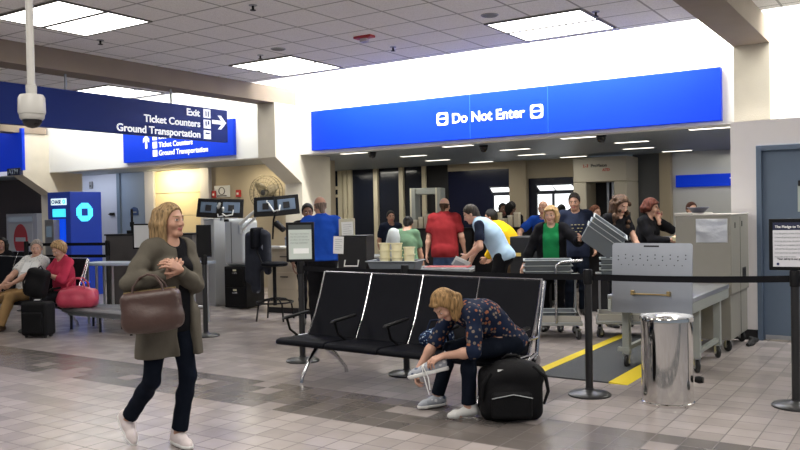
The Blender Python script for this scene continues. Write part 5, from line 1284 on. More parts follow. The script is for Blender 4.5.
    if shoes is not None:
        for k_ in 'LR':
            sm = shoes.get(k_) if isinstance(shoes, dict) else shoes
            if sm is None: continue
            sock = sm is Z_sock; z_ = 0.80 if sock else 1.0
            FR = ffr(k_); A = An[k_]; f_ = lambda x: A+FR @ (np.array(x)*(z_, 0.97 if z_ < 1 else 1.0, 1.0))*s
            sh = Sdf().cone(f_((0, -0.045, -0.035)), f_((0, 0.03, -0.036)), 0.040*s*z_, 0.040*s*z_, 0.03).cone(f_((0, 0.03, -0.036)), f_((0, 0.125, -0.052)), 0.041*s*z_, 0.034*s*z_, 0.03).cone(f_((0, 0.125, -0.052)), f_((0, 0.165, -0.056)), 0.036*s, 0.024*s, 0.02).cone(f_((0, -0.03, -0.02)), f_((0, -0.02, 0.02)), 0.042*s, 0.043*s, 0.03)
            sh.cut(f_((0, 0, -0.081)), -FR[:, 2]).cut(f_((0, 0, 0.03)), FR[:, 2])
            o = np_obj('shoe', [sh.mesh(min(cr, 0.008), 0.002)], sm[0] if isinstance(sm, tuple) else sm, t)
            if isinstance(sm, tuple):
                so = Sdf().cone(f_((0, -0.045, -0.068)), f_((0, 0.04, -0.068)), 0.047*s, 0.046*s, 0.02).cone(f_((0, 0.04, -0.068)), f_((0, 0.13, -0.066)), 0.046*s, 0.042*s, 0.02).cone(f_((0, 0.13, -0.066)), f_((0, 0.17, -0.064)), 0.042*s, 0.028*s, 0.02)
                so.cut(f_((0, 0, -0.081)), -FR[:, 2]).cut(f_((0, 0, -0.055)), FR[:, 2])
                np_obj('sole', [so.mesh(min(cr, 0.008))], sm[1], o)
    J = dict(P=P, Wst=Wst, Ch=Ch, Nk=Nk, Sh=Sh, El=El, Wr=Wr, Kn=Kn, An=An, Hc=Hc, Rh=Rh, Fc=Fc, Fp=Fp, s=s)
    J['world'] = lambda p: Rw.T @ np.array(p)+L0
    return t, J
def floral_material(name, base, c1, c2, scale, thr=0.35):
    m = bpy.data.materials.new(name); m.use_nodes = True
    nt = m.node_tree; L = nt.links; b = nt.nodes['Principled BSDF']; b.inputs['Roughness'].default_value = 0.85; b.inputs['Specular IOR Level'].default_value = 0.1
    tc = nt.nodes.new('ShaderNodeTexCoord'); v = nt.nodes.new('ShaderNodeTexVoronoi'); v.inputs['Scale'].default_value = scale
    L.new(tc.outputs['Object'], v.inputs['Vector'])
    lt = nt.nodes.new('ShaderNodeMath'); lt.operation = 'LESS_THAN'; L.new(v.outputs['Distance'], lt.inputs[0]); lt.inputs[1].default_value = thr
    sp = nt.nodes.new('ShaderNodeSeparateColor'); L.new(v.outputs['Color'], sp.inputs[0])
    gt = nt.nodes.new('ShaderNodeMath'); gt.operation = 'GREATER_THAN'; L.new(sp.outputs[0], gt.inputs[0]); gt.inputs[1].default_value = 0.5
    x = nt.nodes.new('ShaderNodeMix'); x.data_type = 'RGBA'; L.new(gt.outputs[0], x.inputs[0]); x.inputs[6].default_value = (*c1, 1); x.inputs[7].default_value = (*c2, 1)
    gt2 = nt.nodes.new('ShaderNodeMath'); gt2.operation = 'GREATER_THAN'; L.new(sp.outputs[1], gt2.inputs[0]); gt2.inputs[1].default_value = 0.45
    mu = nt.nodes.new('ShaderNodeMath'); mu.operation = 'MULTIPLY'; L.new(lt.outputs[0], mu.inputs[0]); L.new(gt2.outputs[0], mu.inputs[1])
    y = nt.nodes.new('ShaderNodeMix'); y.data_type = 'RGBA'; L.new(mu.outputs[0], y.inputs[0]); y.inputs[6].default_value = (*base, 1); L.new(x.outputs[2], y.inputs[7])
    L.new(y.outputs[2], b.inputs['Base Color'])
    return m
def cloth(name, c, n=0.15): return mat(name, c, 0.9, noise=n, nscale=10, bump=0.35, bscale=22, spec=0.08)
K_black = cloth('black_cloth', (0.008, 0.008, 0.010)); K_navy = cloth('dark_navy_cloth', (0.012, 0.016, 0.032)); K_jeans = cloth('blue_jeans', (0.045, 0.075, 0.15), 0.3)
K_dkjeans = cloth('dark_jeans', (0.005, 0.0075, 0.014), 0.3); K_tsa = cloth('royal_blue_shirt', (0.012, 0.06, 0.36)); K_red = cloth('dark_red_shirt', (0.17, 0.015, 0.018)); K_green = cloth('bright_green_top', (0.014, 0.20, 0.065))
K_yellow = cloth('yellow_jacket', (0.60, 0.37, 0.012)); K_lblue = cloth('pale_blue_shirt', (0.36, 0.50, 0.64)); K_cardi = cloth('olive_grey_knit', (0.088, 0.079, 0.063), 0.2); K_khaki = cloth('khaki_cloth', (0.30, 0.19, 0.085)); K_pink = cloth('raspberry_top', (0.42, 0.035, 0.075))
K_sari = cloth('sage_green_cloth', (0.10, 0.17, 0.105)); K_shawl = cloth('pale_grey_shawl', (0.42, 0.45, 0.45)); K_brown = cloth('brown_cloth', (0.075, 0.05, 0.032))
K_blouse = floral_material('floral_blouse', (0.009, 0.015, 0.036), (0.22, 0.085, 0.045), (0.15, 0.12, 0.10), 34, 0.42)
K_check = floral_material('checked_white_shirt', (0.62, 0.62, 0.60), (0.30, 0.33, 0.36), (0.45, 0.46, 0.48), 40, 0.40)
Z_black = mat('black_shoe_leather', (0.012, 0.012, 0.012), 0.4); Z_white = mat('white_pink_sneaker', (0.62, 0.55, 0.54), 0.6); Z_sole = mat('white_rubber_sole', (0.66, 0.66, 0.64), 0.6)
Z_run = floral_material('silver_running_mesh', (0.34, 0.36, 0.40), (0.65, 0.66, 0.68), (0.08, 0.10, 0.16), 30, 0.45); Z_sock = cloth('white_sock', (0.62, 0.62, 0.60)); Z_brown = mat('brown_shoe_leather', (0.07, 0.04, 0.02), 0.5)
BLONDE = (0.30, 0.195, 0.085); BRN = (0.06, 0.034, 0.02); BLK = (0.010, 0.009, 0.009); RED_ = (0.085, 0.022, 0.014); GREY = (0.28, 0.25, 0.22); SAND = (0.42, 0.27, 0.12)

# the walking woman
t, JW = person('person', 'person striding across the tiles in an olive grey cardigan, hands clasped at the chest', (-4.37, 3.72, 0), 38, 1.66, True, 0.98, lean=3,
    head=(-12, 0, 0), hands={'R': (0.15, 0.19, 1.25), 'L': (0.075, 0.22, 1.285)}, elbow={'R': (1.0, -0.3, -0.6), 'L': (-0.45, 0.1, -1)}, hand_dir={'R': (-0.55, 0.25, 0.75), 'L': (0.8, 0.15, 0.45)}, palm={'R': (-0.5, -0.7, 0.1), 'L': (0.1, -0.9, -0.4)}, curl=0.75,
    feet={'L': (-0.04, 0.03, 0.086), 'R': (0.125, -0.33, 0.185)}, foot_dir={'L': (14, 0), 'R': (10, 46)}, skin=1, res=0.0068,
    outfit=(('top', K_black, {'sleeve': 0.5, 'hem': -0.10, 'off': 0.009, 'scoop': 0.02}), ('cardigan', K_cardi, {'sleeve': 1.93, 'tail': 0.62, 'off': 0.017, 'open': 0.055, 'shift': -0.045, 'neck': 0.04})), hair=('long', 'dark_blonde', (0.235, 0.155, 0.075), 0.21), shoes=(Z_white, Z_sole), pants=K_dkjeans, pants_len=0.93)
# the woman changing her shoes
t, JS = person('person', 'person in a navy floral blouse bent over on the seats, tying on running shoes', (-2.95, 5.55, 0), -64, 1.66, True, 1.14, lean=72, side=-4, world_targets=True,
    pelvis=(-2.86, 5.80, 0.535), head=(-8, 52, 0), hands={'L': (-3.115, 5.275, 0.475), 'R': (-3.43, 5.35, 0.285)}, elbow={'L': (-0.9, -0.5, -0.5), 'R': (0.8, -0.4, 0)}, hand_dir={'L': (0.1, 0.85, -0.25), 'R': (-0.15, 0.35, -0.9)}, palm={'L': (0.2, -0.1, -1), 'R': (-0.6, -0.6, -0.2)}, curl=0.75,
    feet={'L': (-2.96, 5.37, 0.083), 'R': (-3.35, 5.55, 0.085)}, foot_dir={'L': (4, 0), 'R': (-12, 0)}, knee={'L': (-0.1, 0.7, 0.7), 'R': (0.1, 0.7, 0.7)}, skin=0, res=0.0068,
    outfit=(('blouse', K_blouse, {'sleeve': 1.12, 'hem': -0.07, 'off': 0.016, 'scoop': 0.02}),), hair=('bob', 'honey_blonde', (0.26, 0.155, 0.065), 0.14), shoes={'R': (Z_run, Z_sole), 'L': Z_sock}, pants=K_dkjeans, pants_len=0.95)
wr = JS['Wr']['L']
MB().tube([tuple(wr+np.array((0.032*math.cos(a)*1.0, -0.012, 0.032*math.sin(a)))) for a in np.linspace(0, 2*PI, 20, endpoint=False)], 0.006, 6, closed=True).build('wristwatch', M_chrome, t, smooth=True)
# TSA podium
person('person', 'person in a royal blue shirt and black trousers, seen from behind at the beige desk', (-6.73, 8.30, 0), 190, 1.80, False, 1.12, lean=4, head=(-10, 12, 0), hands={'R': (0.26, 0.14, 0.98), 'L': (-0.28, 0.10, 0.92)}, outfit=(('shirt', K_tsa, {'sleeve': 0.75, 'hem': -0.01, 'off': 0.018, 'collar': 1}),), hair=('bald', 'grey_brown', (0.14, 0.10, 0.08)), shoes=Z_black, pants=K_black, skin=1)
person('person', 'dark haired person facing the camera beyond the blue shirted officer', (-7.50, 8.93, 0), 12, 1.72, True, 1.0, head=(8, 8, 0), outfit=(('jacket', K_black, {'sleeve': 1.95, 'off': 0.018}),), hair=('short', 'black', BLK), shoes=Z_black, pants=K_black, skin=2)
# checkpoint travellers
person('person', 'broad person in a dark red polo shirt and jeans, seen from behind', (-6.71, 11.45, 0), 172, 1.79, False, 1.32, lean=2, head=(14, 6, 0), hands={'L': (-0.30, 0.05, 0.86), 'R': (0.30, 0.12, 0.90)}, outfit=(('polo_shirt', K_red, {'sleeve': 0.8, 'hem': -0.13, 'off': 0.024, 'collar': 1}),), hair=('bald', 'brown', BRN), shoes=Z_brown, pants=K_jeans, skin=0)
person('person', 'person in a pale blue vest over a navy tee, bent over with papers in hand', (-4.93, 9.95, 0), -96, 1.80, False, 1.08, lean=44, head=(0, 30, 0), hands={'L': (-0.16, 0.44, 0.93), 'R': (0.18, 0.46, 0.80)}, elbow={'L': (-0.5, -0.6, 0.2)}, outfit=(('tee', K_navy, {'sleeve': 0.75, 'hem': -0.02, 'off': 0.012}), ('vest', K_lblue, {'sleeve': 0, 'hem': -0.08, 'off': 0.030})), hair=('short', 'dark_brown', (0.035, 0.028, 0.022)), shoes=Z_black, pants=K_black, skin=0)
person('person', 'person in a bright yellow jacket stooping behind the pale blue vest', (-5.42, 11.38, 0), -108, 1.72, False, 1.15, lean=46, head=(0, 10, 0), hands={'L': (-0.15, 0.42, 0.85), 'R': (0.15, 0.42, 0.85)}, outfit=(('jacket', K_yellow, {'sleeve': 1.9, 'hem': -0.10, 'off': 0.032, 'neck': -0.03}),), hair=('short', 'black', BLK), shoes=Z_brown, pants=K_brown, skin=1)
t, _ = person('person', 'officer in a blue shirt with blue gloves behind the blonde green shirt woman', (-5.35, 12.40, 0), -14, 1.72, False, 1.1, lean=10, world_targets=True, head=(0, 12, 0), hands={'R': (-5.62, 11.95, 1.07), 'L': (-5.08, 12.15, 0.98)}, elbow={'R': (1, -0.3, -0.3)}, outfit=(('shirt', K_tsa, {'sleeve': 0.8, 'hem': -0.01, 'off': 0.018, 'collar': 1}),), hair=('bald', 'ginger', (0.28, 0.10, 0.04)), shoes=Z_black, pants=K_black, skin=0)
M_glove = mat('blue_nitrile_glove', (0.10, 0.30, 0.50), 0.5)
for k_ in 'LR':
    w_, e_ = _['Wr'][k_], _['El'][k_]; f_ = nrm(w_-e_)
    g_ = Sdf().cone(w_-f_*0.05, w_+f_*0.03, 0.034, 0.036, 0.01).ell(w_+f_*0.075, (0.04, 0.05, 0.045), None, 0.03); build_hand(g_, w_, f_, (-1 if k_ == 'R' else 1, 0.2, 0), 1 if k_ == 'R' else -1, 1.0, 0.4, fat=1.2)
    np_obj('glove', [g_.mesh(0.0068)], M_glove, t)
person('person', 'blonde person in a bright green top and open black jacket facing the camera', (-4.13, 9.78, 0), -6, 1.62, True, 1.12, world_targets=True, lean=2, head=(8, 10, 0), hands={'L': (-3.66, 9.55, 1.19), 'R': (-4.42, 9.55, 0.86)}, elbow={'L': (-0.6, -0.5, -0.9)}, outfit=(('top', K_green, {'sleeve': 0, 'hem': -0.12, 'off': 0.012, 'scoop': 0.03}), ('jacket', K_black, {'sleeve': 1.92, 'hem': -0.16, 'off': 0.024, 'open': 0.105, 'shift': 0.0, 'neck': 0.05})), hair=('bob', 'pale_blonde', SAND, 0.12), shoes=Z_black, pants=K_black, skin=0, res=0.0105)
t, JD = person('person', 'tall dark haired person in a navy printed tee behind the tilted bins', (-4.46, 11.44, 0), 10, 1.81, False, 1.1, head=(18, 14, 0), hands={'L': (-0.25, 0.16, 0.96), 'R': (0.27, 0.12, 0.92)}, outfit=(('tee', K_navy, {'sleeve': 0.85, 'hem': -0.10, 'off': 0.02}),), hair=('short', 'dark_brown', (0.035, 0.028, 0.022)), shoes=Z_black, pants=K_dkjeans, skin=1)
pr = MB()
for r_, row in enumerate(((-0.09, -0.03, 0.02, 0.07), (-0.07, -0.02, 0.06), (-0.05, 0.01, 0.04))):
    for x in row: pr.cbox((x, 0.150+0.0, 1.335-0.05*r_), (0.028, 0.012, 0.012))
pr.build('shirt_print', mat('dull_gold_print', (0.30, 0.26, 0.14), 0.7), t)
person('person', 'auburn haired person half hidden behind the tall navy tee man', (-4.62, 12.70, 0), 55, 1.62, True, 1.0, head=(10, 8, 0), outfit=(('top', K_black, {'sleeve': 1.9}),), hair=('bun', 'auburn', (0.11, 0.04, 0.022)), shoes=Z_black, pants=K_black, skin=0)
person('person', 'person with long curly brown hair and a black top, looking down at the bins', (-3.54, 10.50, 0), 42, 1.76, True, 1.05, lean=6, head=(0, 32, 0), hands={'R': (0.20, 0.22, 0.98), 'L': (-0.16, 0.34, 0.90)}, outfit=(('top', K_black, {'sleeve': 0.22, 'hem': -0.10, 'scoop': 0.03, 'neck': 0.03}),), hair=('curly', 'curly_brown', (0.075, 0.042, 0.026), 0.27), shoes=Z_black, pants=K_black, skin=0, res=0.0105)
person('person', 'red haired person in a black sweater reaching out to the right, hand at the face', (-3.30, 11.02, 0), 68, 1.70, True, 1.08, lean=6, world_targets=True, head=(-12, 14, 0), hands={'R': (-2.93, 10.95, 1.13), 'L': (-3.12, 11.05, 1.40)}, elbow={'R': (0.6, -0.2, -0.9), 'L': (-0.5, 0.9, -0.6)}, hand_dir={'L': (0, -0.2, 1)}, outfit=(('sweater', K_black, {'sleeve': 1.9, 'hem': -0.12, 'off': 0.018, 'scoop': 0.02}),), hair=('bob', 'red', RED_, 0.05), shoes=Z_black, pants=K_black, skin=0, res=0.0105)
person('person', 'person in a sage green dress with a pale shawl, back to the camera', (-6.60, 10.08, 0), 164, 1.55, True, 1.2, lean=22, head=(0, 34, 0), hands={'R': (0.26, 0.26, 0.80), 'L': (-0.24, 0.30, 0.82)}, outfit=(('dress', K_sari, {'sleeve': 0.8, 'tail': 0.9, 'off': 0.016, 'scoop': -0.10, 'neck': 0.06}), ), hair=('bun', 'black', BLK), shoes=Z_brown, pants=K_sari, skin=1)
o_ = [o for o in bpy.data.objects if o.get('label', '').startswith('person in a sage')][0]
sw_ = Sdf().ell((-0.165, 0.02, 1.17), (0.075, 0.16, 0.15), None, 0.05).cone((-0.15, -0.06, 1.26), (-0.27, -0.06, 0.82), 0.075, 0.085, 0.06).cone((-0.12, -0.07, 1.18), (-0.17, -0.10, 0.80), 0.07, 0.08, 0.06).cone((-0.14, 0.1, 1.25), (-0.26, 0.16, 0.9), 0.06, 0.06, 0.05)
np_obj('shawl', [sw_.mesh(0.012)], K_shawl, o_)
person('person', 'officer in a dark uniform facing the camera before the dark glass wall', (-8.62, 12.70, 0), 24, 1.60, False, 1.0, head=(10, 4, 0), outfit=(('uniform_shirt', K_navy, {'sleeve': 0.8, 'collar': 1}),), hair=('short', 'black', BLK), shoes=Z_black, pants=K_black, skin=1, res=0.013)
person('person', 'dark haired person facing away between the red shirt and the bent man', (-6.50, 13.45, 0), 150, 1.70, False, 1.0, outfit=(('jacket', K_black, {'sleeve': 1.9}),), hair=('short', 'black', BLK), shoes=Z_black, pants=K_black, skin=2, res=0.013)
person('person', 'person whose dark red hair just shows above the grey machine', (-3.14, 12.9, 0), 30, 1.64, True, 1.0, outfit=(('top', K_black, {'sleeve': 1.9}),), hair=('short', 'dark_auburn', (0.07, 0.028, 0.02)), shoes=Z_black, pants=K_black, skin=0, res=0.013)
for (p, h_, lab, a) in (((-6.78, 13.75, 0), 1.70, 'left of the two dark figures before the left bright window', 20), ((-7.08, 14.75, 0), 1.74, 'right of the two dark figures before the left bright window', 150), ((-6.02, 14.75, 0), 1.66, 'left of the two dark figures before the right bright window', 160), ((-5.98, 15.35, 0), 1.74, 'right of the two dark figures before the right bright window', 40)):
    person('person', 'figure '+lab.replace(' of the two dark figures', ' of the dark pair'), p, a, h_, False, 1.0, outfit=(('coat', K_black, {'sleeve': 1.9}),), hair=('short', 'black', BLK), shoes=Z_black, pants=K_black, skin=2, res=0.014, group='dark figures before the bright windows')
# the couple on the far seats
t, JM = person('person', 'grey haired person in a white patterned shirt and khaki trousers on the far seats', (-11.10, 6.90, 0), -50, 1.72, False, 1.2, lean=-20, pelvis=(0, 0.04, 0.49), head=(-42, 8, 0), hands={'L': (-0.02, 0.34, 0.66), 'R': (0.16, 0.38, 0.62)}, elbow={'L': (-0.8, -0.6, -0.4), 'R': (0.8, -0.6, -0.4)}, curl=0.7,
    feet={'L': (-0.10, 0.62, 0.085), 'R': (0.14, 0.66, 0.085)}, knee={'L': (-0.15, 0.6, 0.8), 'R': (0.2, 0.6, 0.8)}, outfit=(('shirt', K_check, {'sleeve': 0.8, 'hem': -0.02, 'off': 0.02, 'collar': 1}),), hair=('short', 'grey', GREY), shoes=Z_brown, pants=K_khaki, skin=0, res=0.0105)
t, JF = person('person', 'person with puffy sandy hair and a raspberry top reading beside the pink tote', (-10.35, 6.96, 0), -62, 1.62, True, 1.15, lean=4, pelvis=(0, 0.0, 0.53), head=(-8, 26, 0), hands={'L': (-0.02, 0.30, 0.86), 'R': (0.14, 0.34, 0.86)}, elbow={'L': (-0.8, -0.5, -0.5), 'R': (0.8, -0.5, -0.5)}, curl=0.7,
    feet={'L': (-0.08, 0.48, 0.085), 'R': (0.10, 0.50, 0.085)}, knee={'L': (-0.1, 0.6, 0.8), 'R': (0.1, 0.6, 0.8)}, outfit=(('top', K_pink, {'sleeve': 1.3, 'hem': -0.04, 'off': 0.018, 'scoop': 0.01}),), hair=('puffy', 'sandy', (0.40, 0.26, 0.13)), shoes=Z_black, pants=K_black, skin=0, res=0.0105)
seat_row('row of black seats furthest left, under the no entry panel', (-15.2, 7.75, 0), 0, 3)
person('person', 'dark haired person in black sitting at the far left edge before the no entry panel', (-13.90, 8.12, 0), -30, 1.62, True, 1.0, pelvis=(0, 0.02, 0.53), head=(-10, 0, 0), hands={'L': (-0.10, 0.32, 0.62), 'R': (0.10, 0.32, 0.62)},
    feet={'L': (-0.08, 0.46, 0.085), 'R': (0.10, 0.46, 0.085)}, knee={'L': (-0.1, 0.6, 0.8), 'R': (0.1, 0.6, 0.8)}, outfit=(('top', K_black, {'sleeve': 1.9}),), hair=('long', 'black', BLK, 0.15), shoes=Z_black, pants=K_black, skin=1, res=0.013)

# ------------------------------------------------------------------ bags and small belongings
M_brownl = mat('brown_leather', (0.052, 0.026, 0.020), 0.45, noise=0.25, nscale=12, bump=0.2, bscale=40)
M_nylon = mat('black_nylon', (0.007, 0.007, 0.008), 0.7, spec=0.12, noise=0.3, nscale=12, bump=0.25, bscale=60)
M_pinkl = mat('pink_leather', (0.50, 0.055, 0.10), 0.4, noise=0.2, nscale=8, bump=0.35, bscale=14)
# brown handbag hung on the forearm of the walking woman
el = JW['world'](JW['El']['R']); w_ = JW['world'](JW['Wr']['R'])
mid = el*0.62+w_*0.38
t = thing('handbag', 'large brown leather handbag hanging from the forearm of the walking woman', 'handbag', (mid[0]+0.12, mid[1]-0.02, mid[2]-0.315), R_(33)); t.scale = (0.84, 0.8, 0.76); t.rotation_euler = (0, R_(-6), R_(33))
s_ = Sdf().rbox((0, 0, 0.17), (0.225, 0.085, 0.17), 0.06, k=0.03).ell((0, -0.01, 0.10), (0.23, 0.11, 0.11), None, 0.05).ell((-0.1, -0.05, 0.16), (0.09, 0.05, 0.08), None, 0.04)
np_obj('body', [s_.mesh(0.008)], M_brownl, t)
for y in (-0.055, 0.055): MB().tube([(-0.12, y, 0.30), (-0.11, y*0.8, 0.38), (-0.06, y*0.3, 0.455), (0.0, 0, 0.475), (0.06, y*0.3, 0.455), (0.11, y*0.8, 0.38), (0.12, y, 0.30)], 0.009, 8).build('strap', M_brownl, t, smooth=True)
MB().box((-0.20, -0.006, 0.335), (0.20, 0.006, 0.346)).build('zip', mat('dull_brass', (0.35, 0.26, 0.12), 0.4, 0.8), t)
# black backpack beside the shoe changer
t = thing('backpack', 'bulging black backpack on the tiles beside the woman changing shoes', 'backpack', (-2.70, 5.545, 0), R_(33))
s_ = Sdf().rbox((0, 0, 0.19), (0.235, 0.15, 0.19), 0.07, k=0.05).ell((0.03, -0.02, 0.36), (0.17, 0.13, 0.09), None, 0.08).ell((-0.02, -0.13, 0.14), (0.16, 0.07, 0.12), None, 0.05).ell((0.17, 0.0, 0.32), (0.10, 0.10, 0.07), None, 0.05)
s_.cut((0, 0, 0.0), (0, 0, -1))
np_obj('body', [s_.mesh(0.009)], M_nylon, t)
s_ = Sdf().rbox((-0.01, -0.185, 0.13), (0.15, 0.035, 0.10), 0.03, k=0.01); np_obj('front_pocket', [s_.mesh(0.009)], M_nylon, t)
for pts in ([(0.16, -0.10, 0.40), (0.25, -0.13, 0.33), (0.27, -0.12, 0.22), (0.24, -0.10, 0.12)], [(-0.16, -0.13, 0.36), (-0.22, -0.16, 0.28), (-0.23, -0.14, 0.16)]): MB().tube(pts, [0.018, 0.016, 0.013, 0.010][:len(pts)], 8).build('strap', M_nylon, t, smooth=True)
MB().tube([(-0.05, 0.02, 0.44), (-0.02, -0.02, 0.475), (0.05, -0.03, 0.475), (0.08, -0.01, 0.44)], 0.010, 8).build('grab_handle', M_nylon, t, smooth=True)
MB().cbox((-0.07, -0.135, 0.38), (0.07, 0.006, 0.016)).build('white_tag', M_paper, t)
MB().tube([(-0.16, -0.222, 0.19), (0.0, -0.228, 0.22), (0.14, -0.222, 0.19)], 0.004, 6).build('zip', M_gsteel, t)
# blue speckled pouch on the seat
t = thing('pouch', 'dark blue speckled cloth bag on the seat beside the bent woman', 'bag', (-3.56, 5.90, 0.405), R_(20))
s_ = Sdf().ell((0, 0, 0.075), (0.15, 0.11, 0.09), None, 0.03).ell((0.06, 0.02, 0.12), (0.09, 0.08, 0.08), None, 0.04).cut((0, 0, 0), (0, 0, -1))
np_obj('body', [s_.mesh(0.008)], floral_material('speckled_blue_cloth', (0.010, 0.018, 0.05), (0.40, 0.48, 0.58), (0.12, 0.2, 0.34), 55, 0.42), t)
MB().tube([(-0.08, 0, 0.14), (-0.05, 0.02, 0.23), (0.04, 0.03, 0.24), (0.08, 0.02, 0.18)], 0.010, 8).build('strap', K_navy, t, smooth=True)
# held running shoe
hw = JS['world'](JS['Wr']['L'])
t = thing('running_shoe', 'silver running shoe with dangling white laces held in the hand of the bent woman', 'shoe', (hw[0]-0.10, hw[1]-0.03, hw[2]-0.145), R_(-152)); t.rotation_euler = (R_(8), R_(14), R_(-152))
s_ = Sdf().cone((-0.10, 0, 0.055), (-0.02, 0, 0.05), 0.042, 0.042, 0.03).cone((-0.02, 0, 0.05), (0.11, 0, 0.035), 0.043, 0.034, 0.03).cone((0.11, 0, 0.035), (0.15, 0, 0.032), 0.035, 0.024, 0.02).cone((-0.09, 0, 0.07), (-0.085, 0, 0.10), 0.04, 0.038, 0.02).cut((0, 0, 0.018), (0, 0, -1)).cut((0, 0, 0.115), (0, 0, 1)); s_.ell((-0.075, 0, 0.12), (0.05, 0.028, 0.045), None, 0.01, sub=True)
np_obj('upper', [s_.mesh(0.006)], Z_run, t)
s_ = Sdf().cone((-0.10, 0, 0.018), (0.0, 0, 0.016), 0.046, 0.044, 0.02).cone((0, 0, 0.016), (0.12, 0, 0.018), 0.044, 0.040, 0.02).cone((0.12, 0, 0.018), (0.155, 0, 0.022), 0.04, 0.027, 0.02).cut((0, 0, 0.03), (0, 0, 1)).cut((0, 0, 0.0), (0, 0, -1)); np_obj('sole', [s_.mesh(0.006)], Z_sole, t)
MB().tube([(0.03, 0.02, 0.085), (0.05, 0.05, 0.07), (0.05, 0.06, 0.0), (0.045, 0.06, -0.14)], 0.0045, 6).tube([(0.03, -0.02, 0.085), (0.04, 0.055, 0.07), (0.02, 0.062, -0.02), (0.03, 0.06, -0.11)], 0.0045, 6).tube([(0.0, 0.02, 0.095), (0.03, -0.02, 0.088), (0.05, 0.02, 0.08), (0.08, -0.015, 0.07)], 0.004, 6).build('laces', Z_sole, t, smooth=True)
# couple's luggage
t = thing('suitcase', 'black soft suitcase standing on the floor before the seated man', 'suitcase', (-9.95, 6.28, 0), R_(22))
s_ = Sdf().rbox((0, 0, 0.25), (0.19, 0.12, 0.225), 0.045, k=0.01); np_obj('body', [s_.mesh(0.010)], M_nylon, t)
s_ = Sdf().rbox((0, -0.13, 0.20), (0.15, 0.025, 0.14), 0.02, k=0.01); np_obj('front_pocket', [s_.mesh(0.009)], M_nylon, t)
for x in (-0.14, 0.14): MB().lathe([(0.001, -0.012), (0.028, -0.012), (0.028, 0.012), (0.001, 0.012)], n=16, M=Matrix.Translation((x, 0.06, 0.028)) @ Matrix.Rotation(R_(90), 4, 'Y')).build('wheel', M_rubber, t)
MB().cbox((-0.14, -0.06, 0.016), (0.03, 0.03, 0.032)).cbox((0.14, -0.06, 0.016), (0.03, 0.03, 0.032)).build('foot', M_rubber, t)
MB().tube([(-0.07, -0.02, 0.47), (-0.06, -0.02, 0.51), (0.06, -0.02, 0.51), (0.07, -0.02, 0.47)], 0.010, 8).build('carry_handle', M_black, t, smooth=True); MB().cbox((0.02, -0.04, 0.50), (0.07, 0.04, 0.012)).build('pale_tag', M_paper, t)
t = thing('backpack', 'black backpack resting on the lap of the seated man, above the suitcase', 'backpack', (-10.30, 6.45, 0.50), R_(25)); t.rotation_euler = (0, R_(14), R_(25))
s_ = Sdf().rbox((0, 0, 0.20), (0.15, 0.10, 0.20), 0.07, k=0.03).ell((0, -0.07, 0.14), (0.12, 0.07, 0.11), None, 0.05); np_obj('body', [s_.mesh(0.010)], M_nylon, t)
MB().tube([(-0.05, 0.02, 0.38), (0, 0.0, 0.44), (0.05, 0.02, 0.38)], 0.009, 8).build('grab_handle', M_nylon, t, smooth=True)
MB().tube([(-0.09, -0.10, 0.36), (-0.12, -0.14, 0.2), (-0.10, -0.11, 0.06)], 0.012, 8).build('strap', M_nylon, t, smooth=True)
hp_ = (JM['world'](JM['Wr']['L'])+JF['world'](JF['Wr']['R']))/2
t = thing('leaflet', 'white folded leaflet held between the seated couple', 'paper', tuple(JF['world'](JF['Wr']['R'])+np.array((-0.10, -0.10, 0.03))), R_(20)); t.rotation_euler = (R_(-35), 0, R_(20))
MB().box((-0.12, 0, 0), (0.0, 0.004, 0.16)).box((0.0, 0.0, 0), (0.12, 0.004, 0.16)).build('pages', M_paper, t); MB().box((-0.002, -0.002, 0), (0.002, 0.006, 0.16)).build('fold', M_gsteel, t)
t = thing('tote_bag', 'raspberry pink leather tote with two handles on the perforated bench', 'bag', (-10.02, 6.94, 0.32), R_(28))
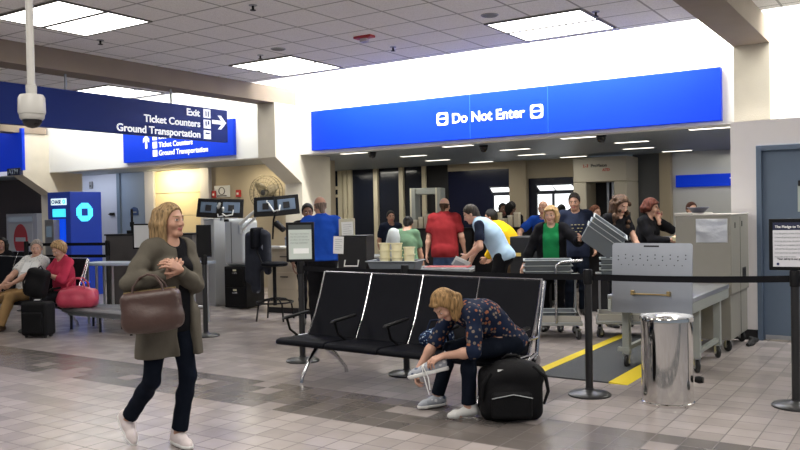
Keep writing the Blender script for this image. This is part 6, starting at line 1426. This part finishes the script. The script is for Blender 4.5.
s_ = Sdf().rbox((0, 0, 0.13), (0.26, 0.13, 0.13), 0.07, k=0.04).ell((-0.02, 0, 0.22), (0.19, 0.10, 0.08), None, 0.07).ell((0.20, -0.03, 0.12), (0.10, 0.10, 0.09), None, 0.05).ell((-0.18, -0.06, 0.11), (0.11, 0.09, 0.09), None, 0.05).ell((0.02, -0.10, 0.10), (0.14, 0.06, 0.08), None, 0.04).cut((0, 0, 0), (0, 0, -1))
np_obj('body', [s_.mesh(0.010)], M_pinkl, t)
for y in (-0.07, 0.06): MB().tube([(-0.13, y, 0.24), (-0.12, y, 0.33), (-0.05, y*0.8, 0.41), (0.05, y*0.8, 0.41), (0.12, y, 0.33), (0.13, y, 0.24)], 0.012, 8).build('handle', M_pinkl, t, smooth=True)
MB().tube([(-0.2, 0, 0.262), (0.0, 0, 0.298), (0.18, 0, 0.262)], 0.006, 6).build('zip', mat('dull_brass', (0.35, 0.26, 0.12), 0.4, 0.8), t)
t = thing('duffel_bag', 'black bag on the floor cut by the left edge of the photo', 'bag', (-9.86, 5.28, 0), R_(40))
s_ = Sdf().rbox((0, 0, 0.17), (0.26, 0.16, 0.17), 0.09, k=0.04).ell((0.05, 0, 0.30), (0.16, 0.12, 0.10), None, 0.06); np_obj('body', [s_.mesh(0.012)], M_nylon, t)
MB().tube([(-0.10, 0, 0.33), (-0.05, 0, 0.45), (0.08, 0, 0.45), (0.12, 0, 0.36)], 0.012, 8).build('handle', M_nylon, t, smooth=True)
# papers and small things in hands
t = thing('papers', 'white and grey papers in the hand of the bent man in the pale blue vest', 'paper', (-5.37, 9.57, 0.86), R_(40)); t.rotation_euler = (R_(35), R_(25), R_(40))
MB().box((-0.10, 0, -0.07), (0.12, 0.006, 0.08)).build('sheets', M_paper, t); MB().box((-0.08, -0.012, -0.10), (0.06, -0.006, 0.03)).build('grey_sheet', mat('grey_sheet', (0.36, 0.37, 0.40), 0.7), t)
t = thing('small_tub', 'small pale tub in the outstretched hand of the red haired person', 'tub', (-2.86, 10.92, 1.12), 0)
MB().lathe([(0.035, 0), (0.055, 0.05), (0.06, 0.052), (0.05, 0.055), (0.001, 0.045)], n=20).build('cup', M_cream, t, smooth=True)
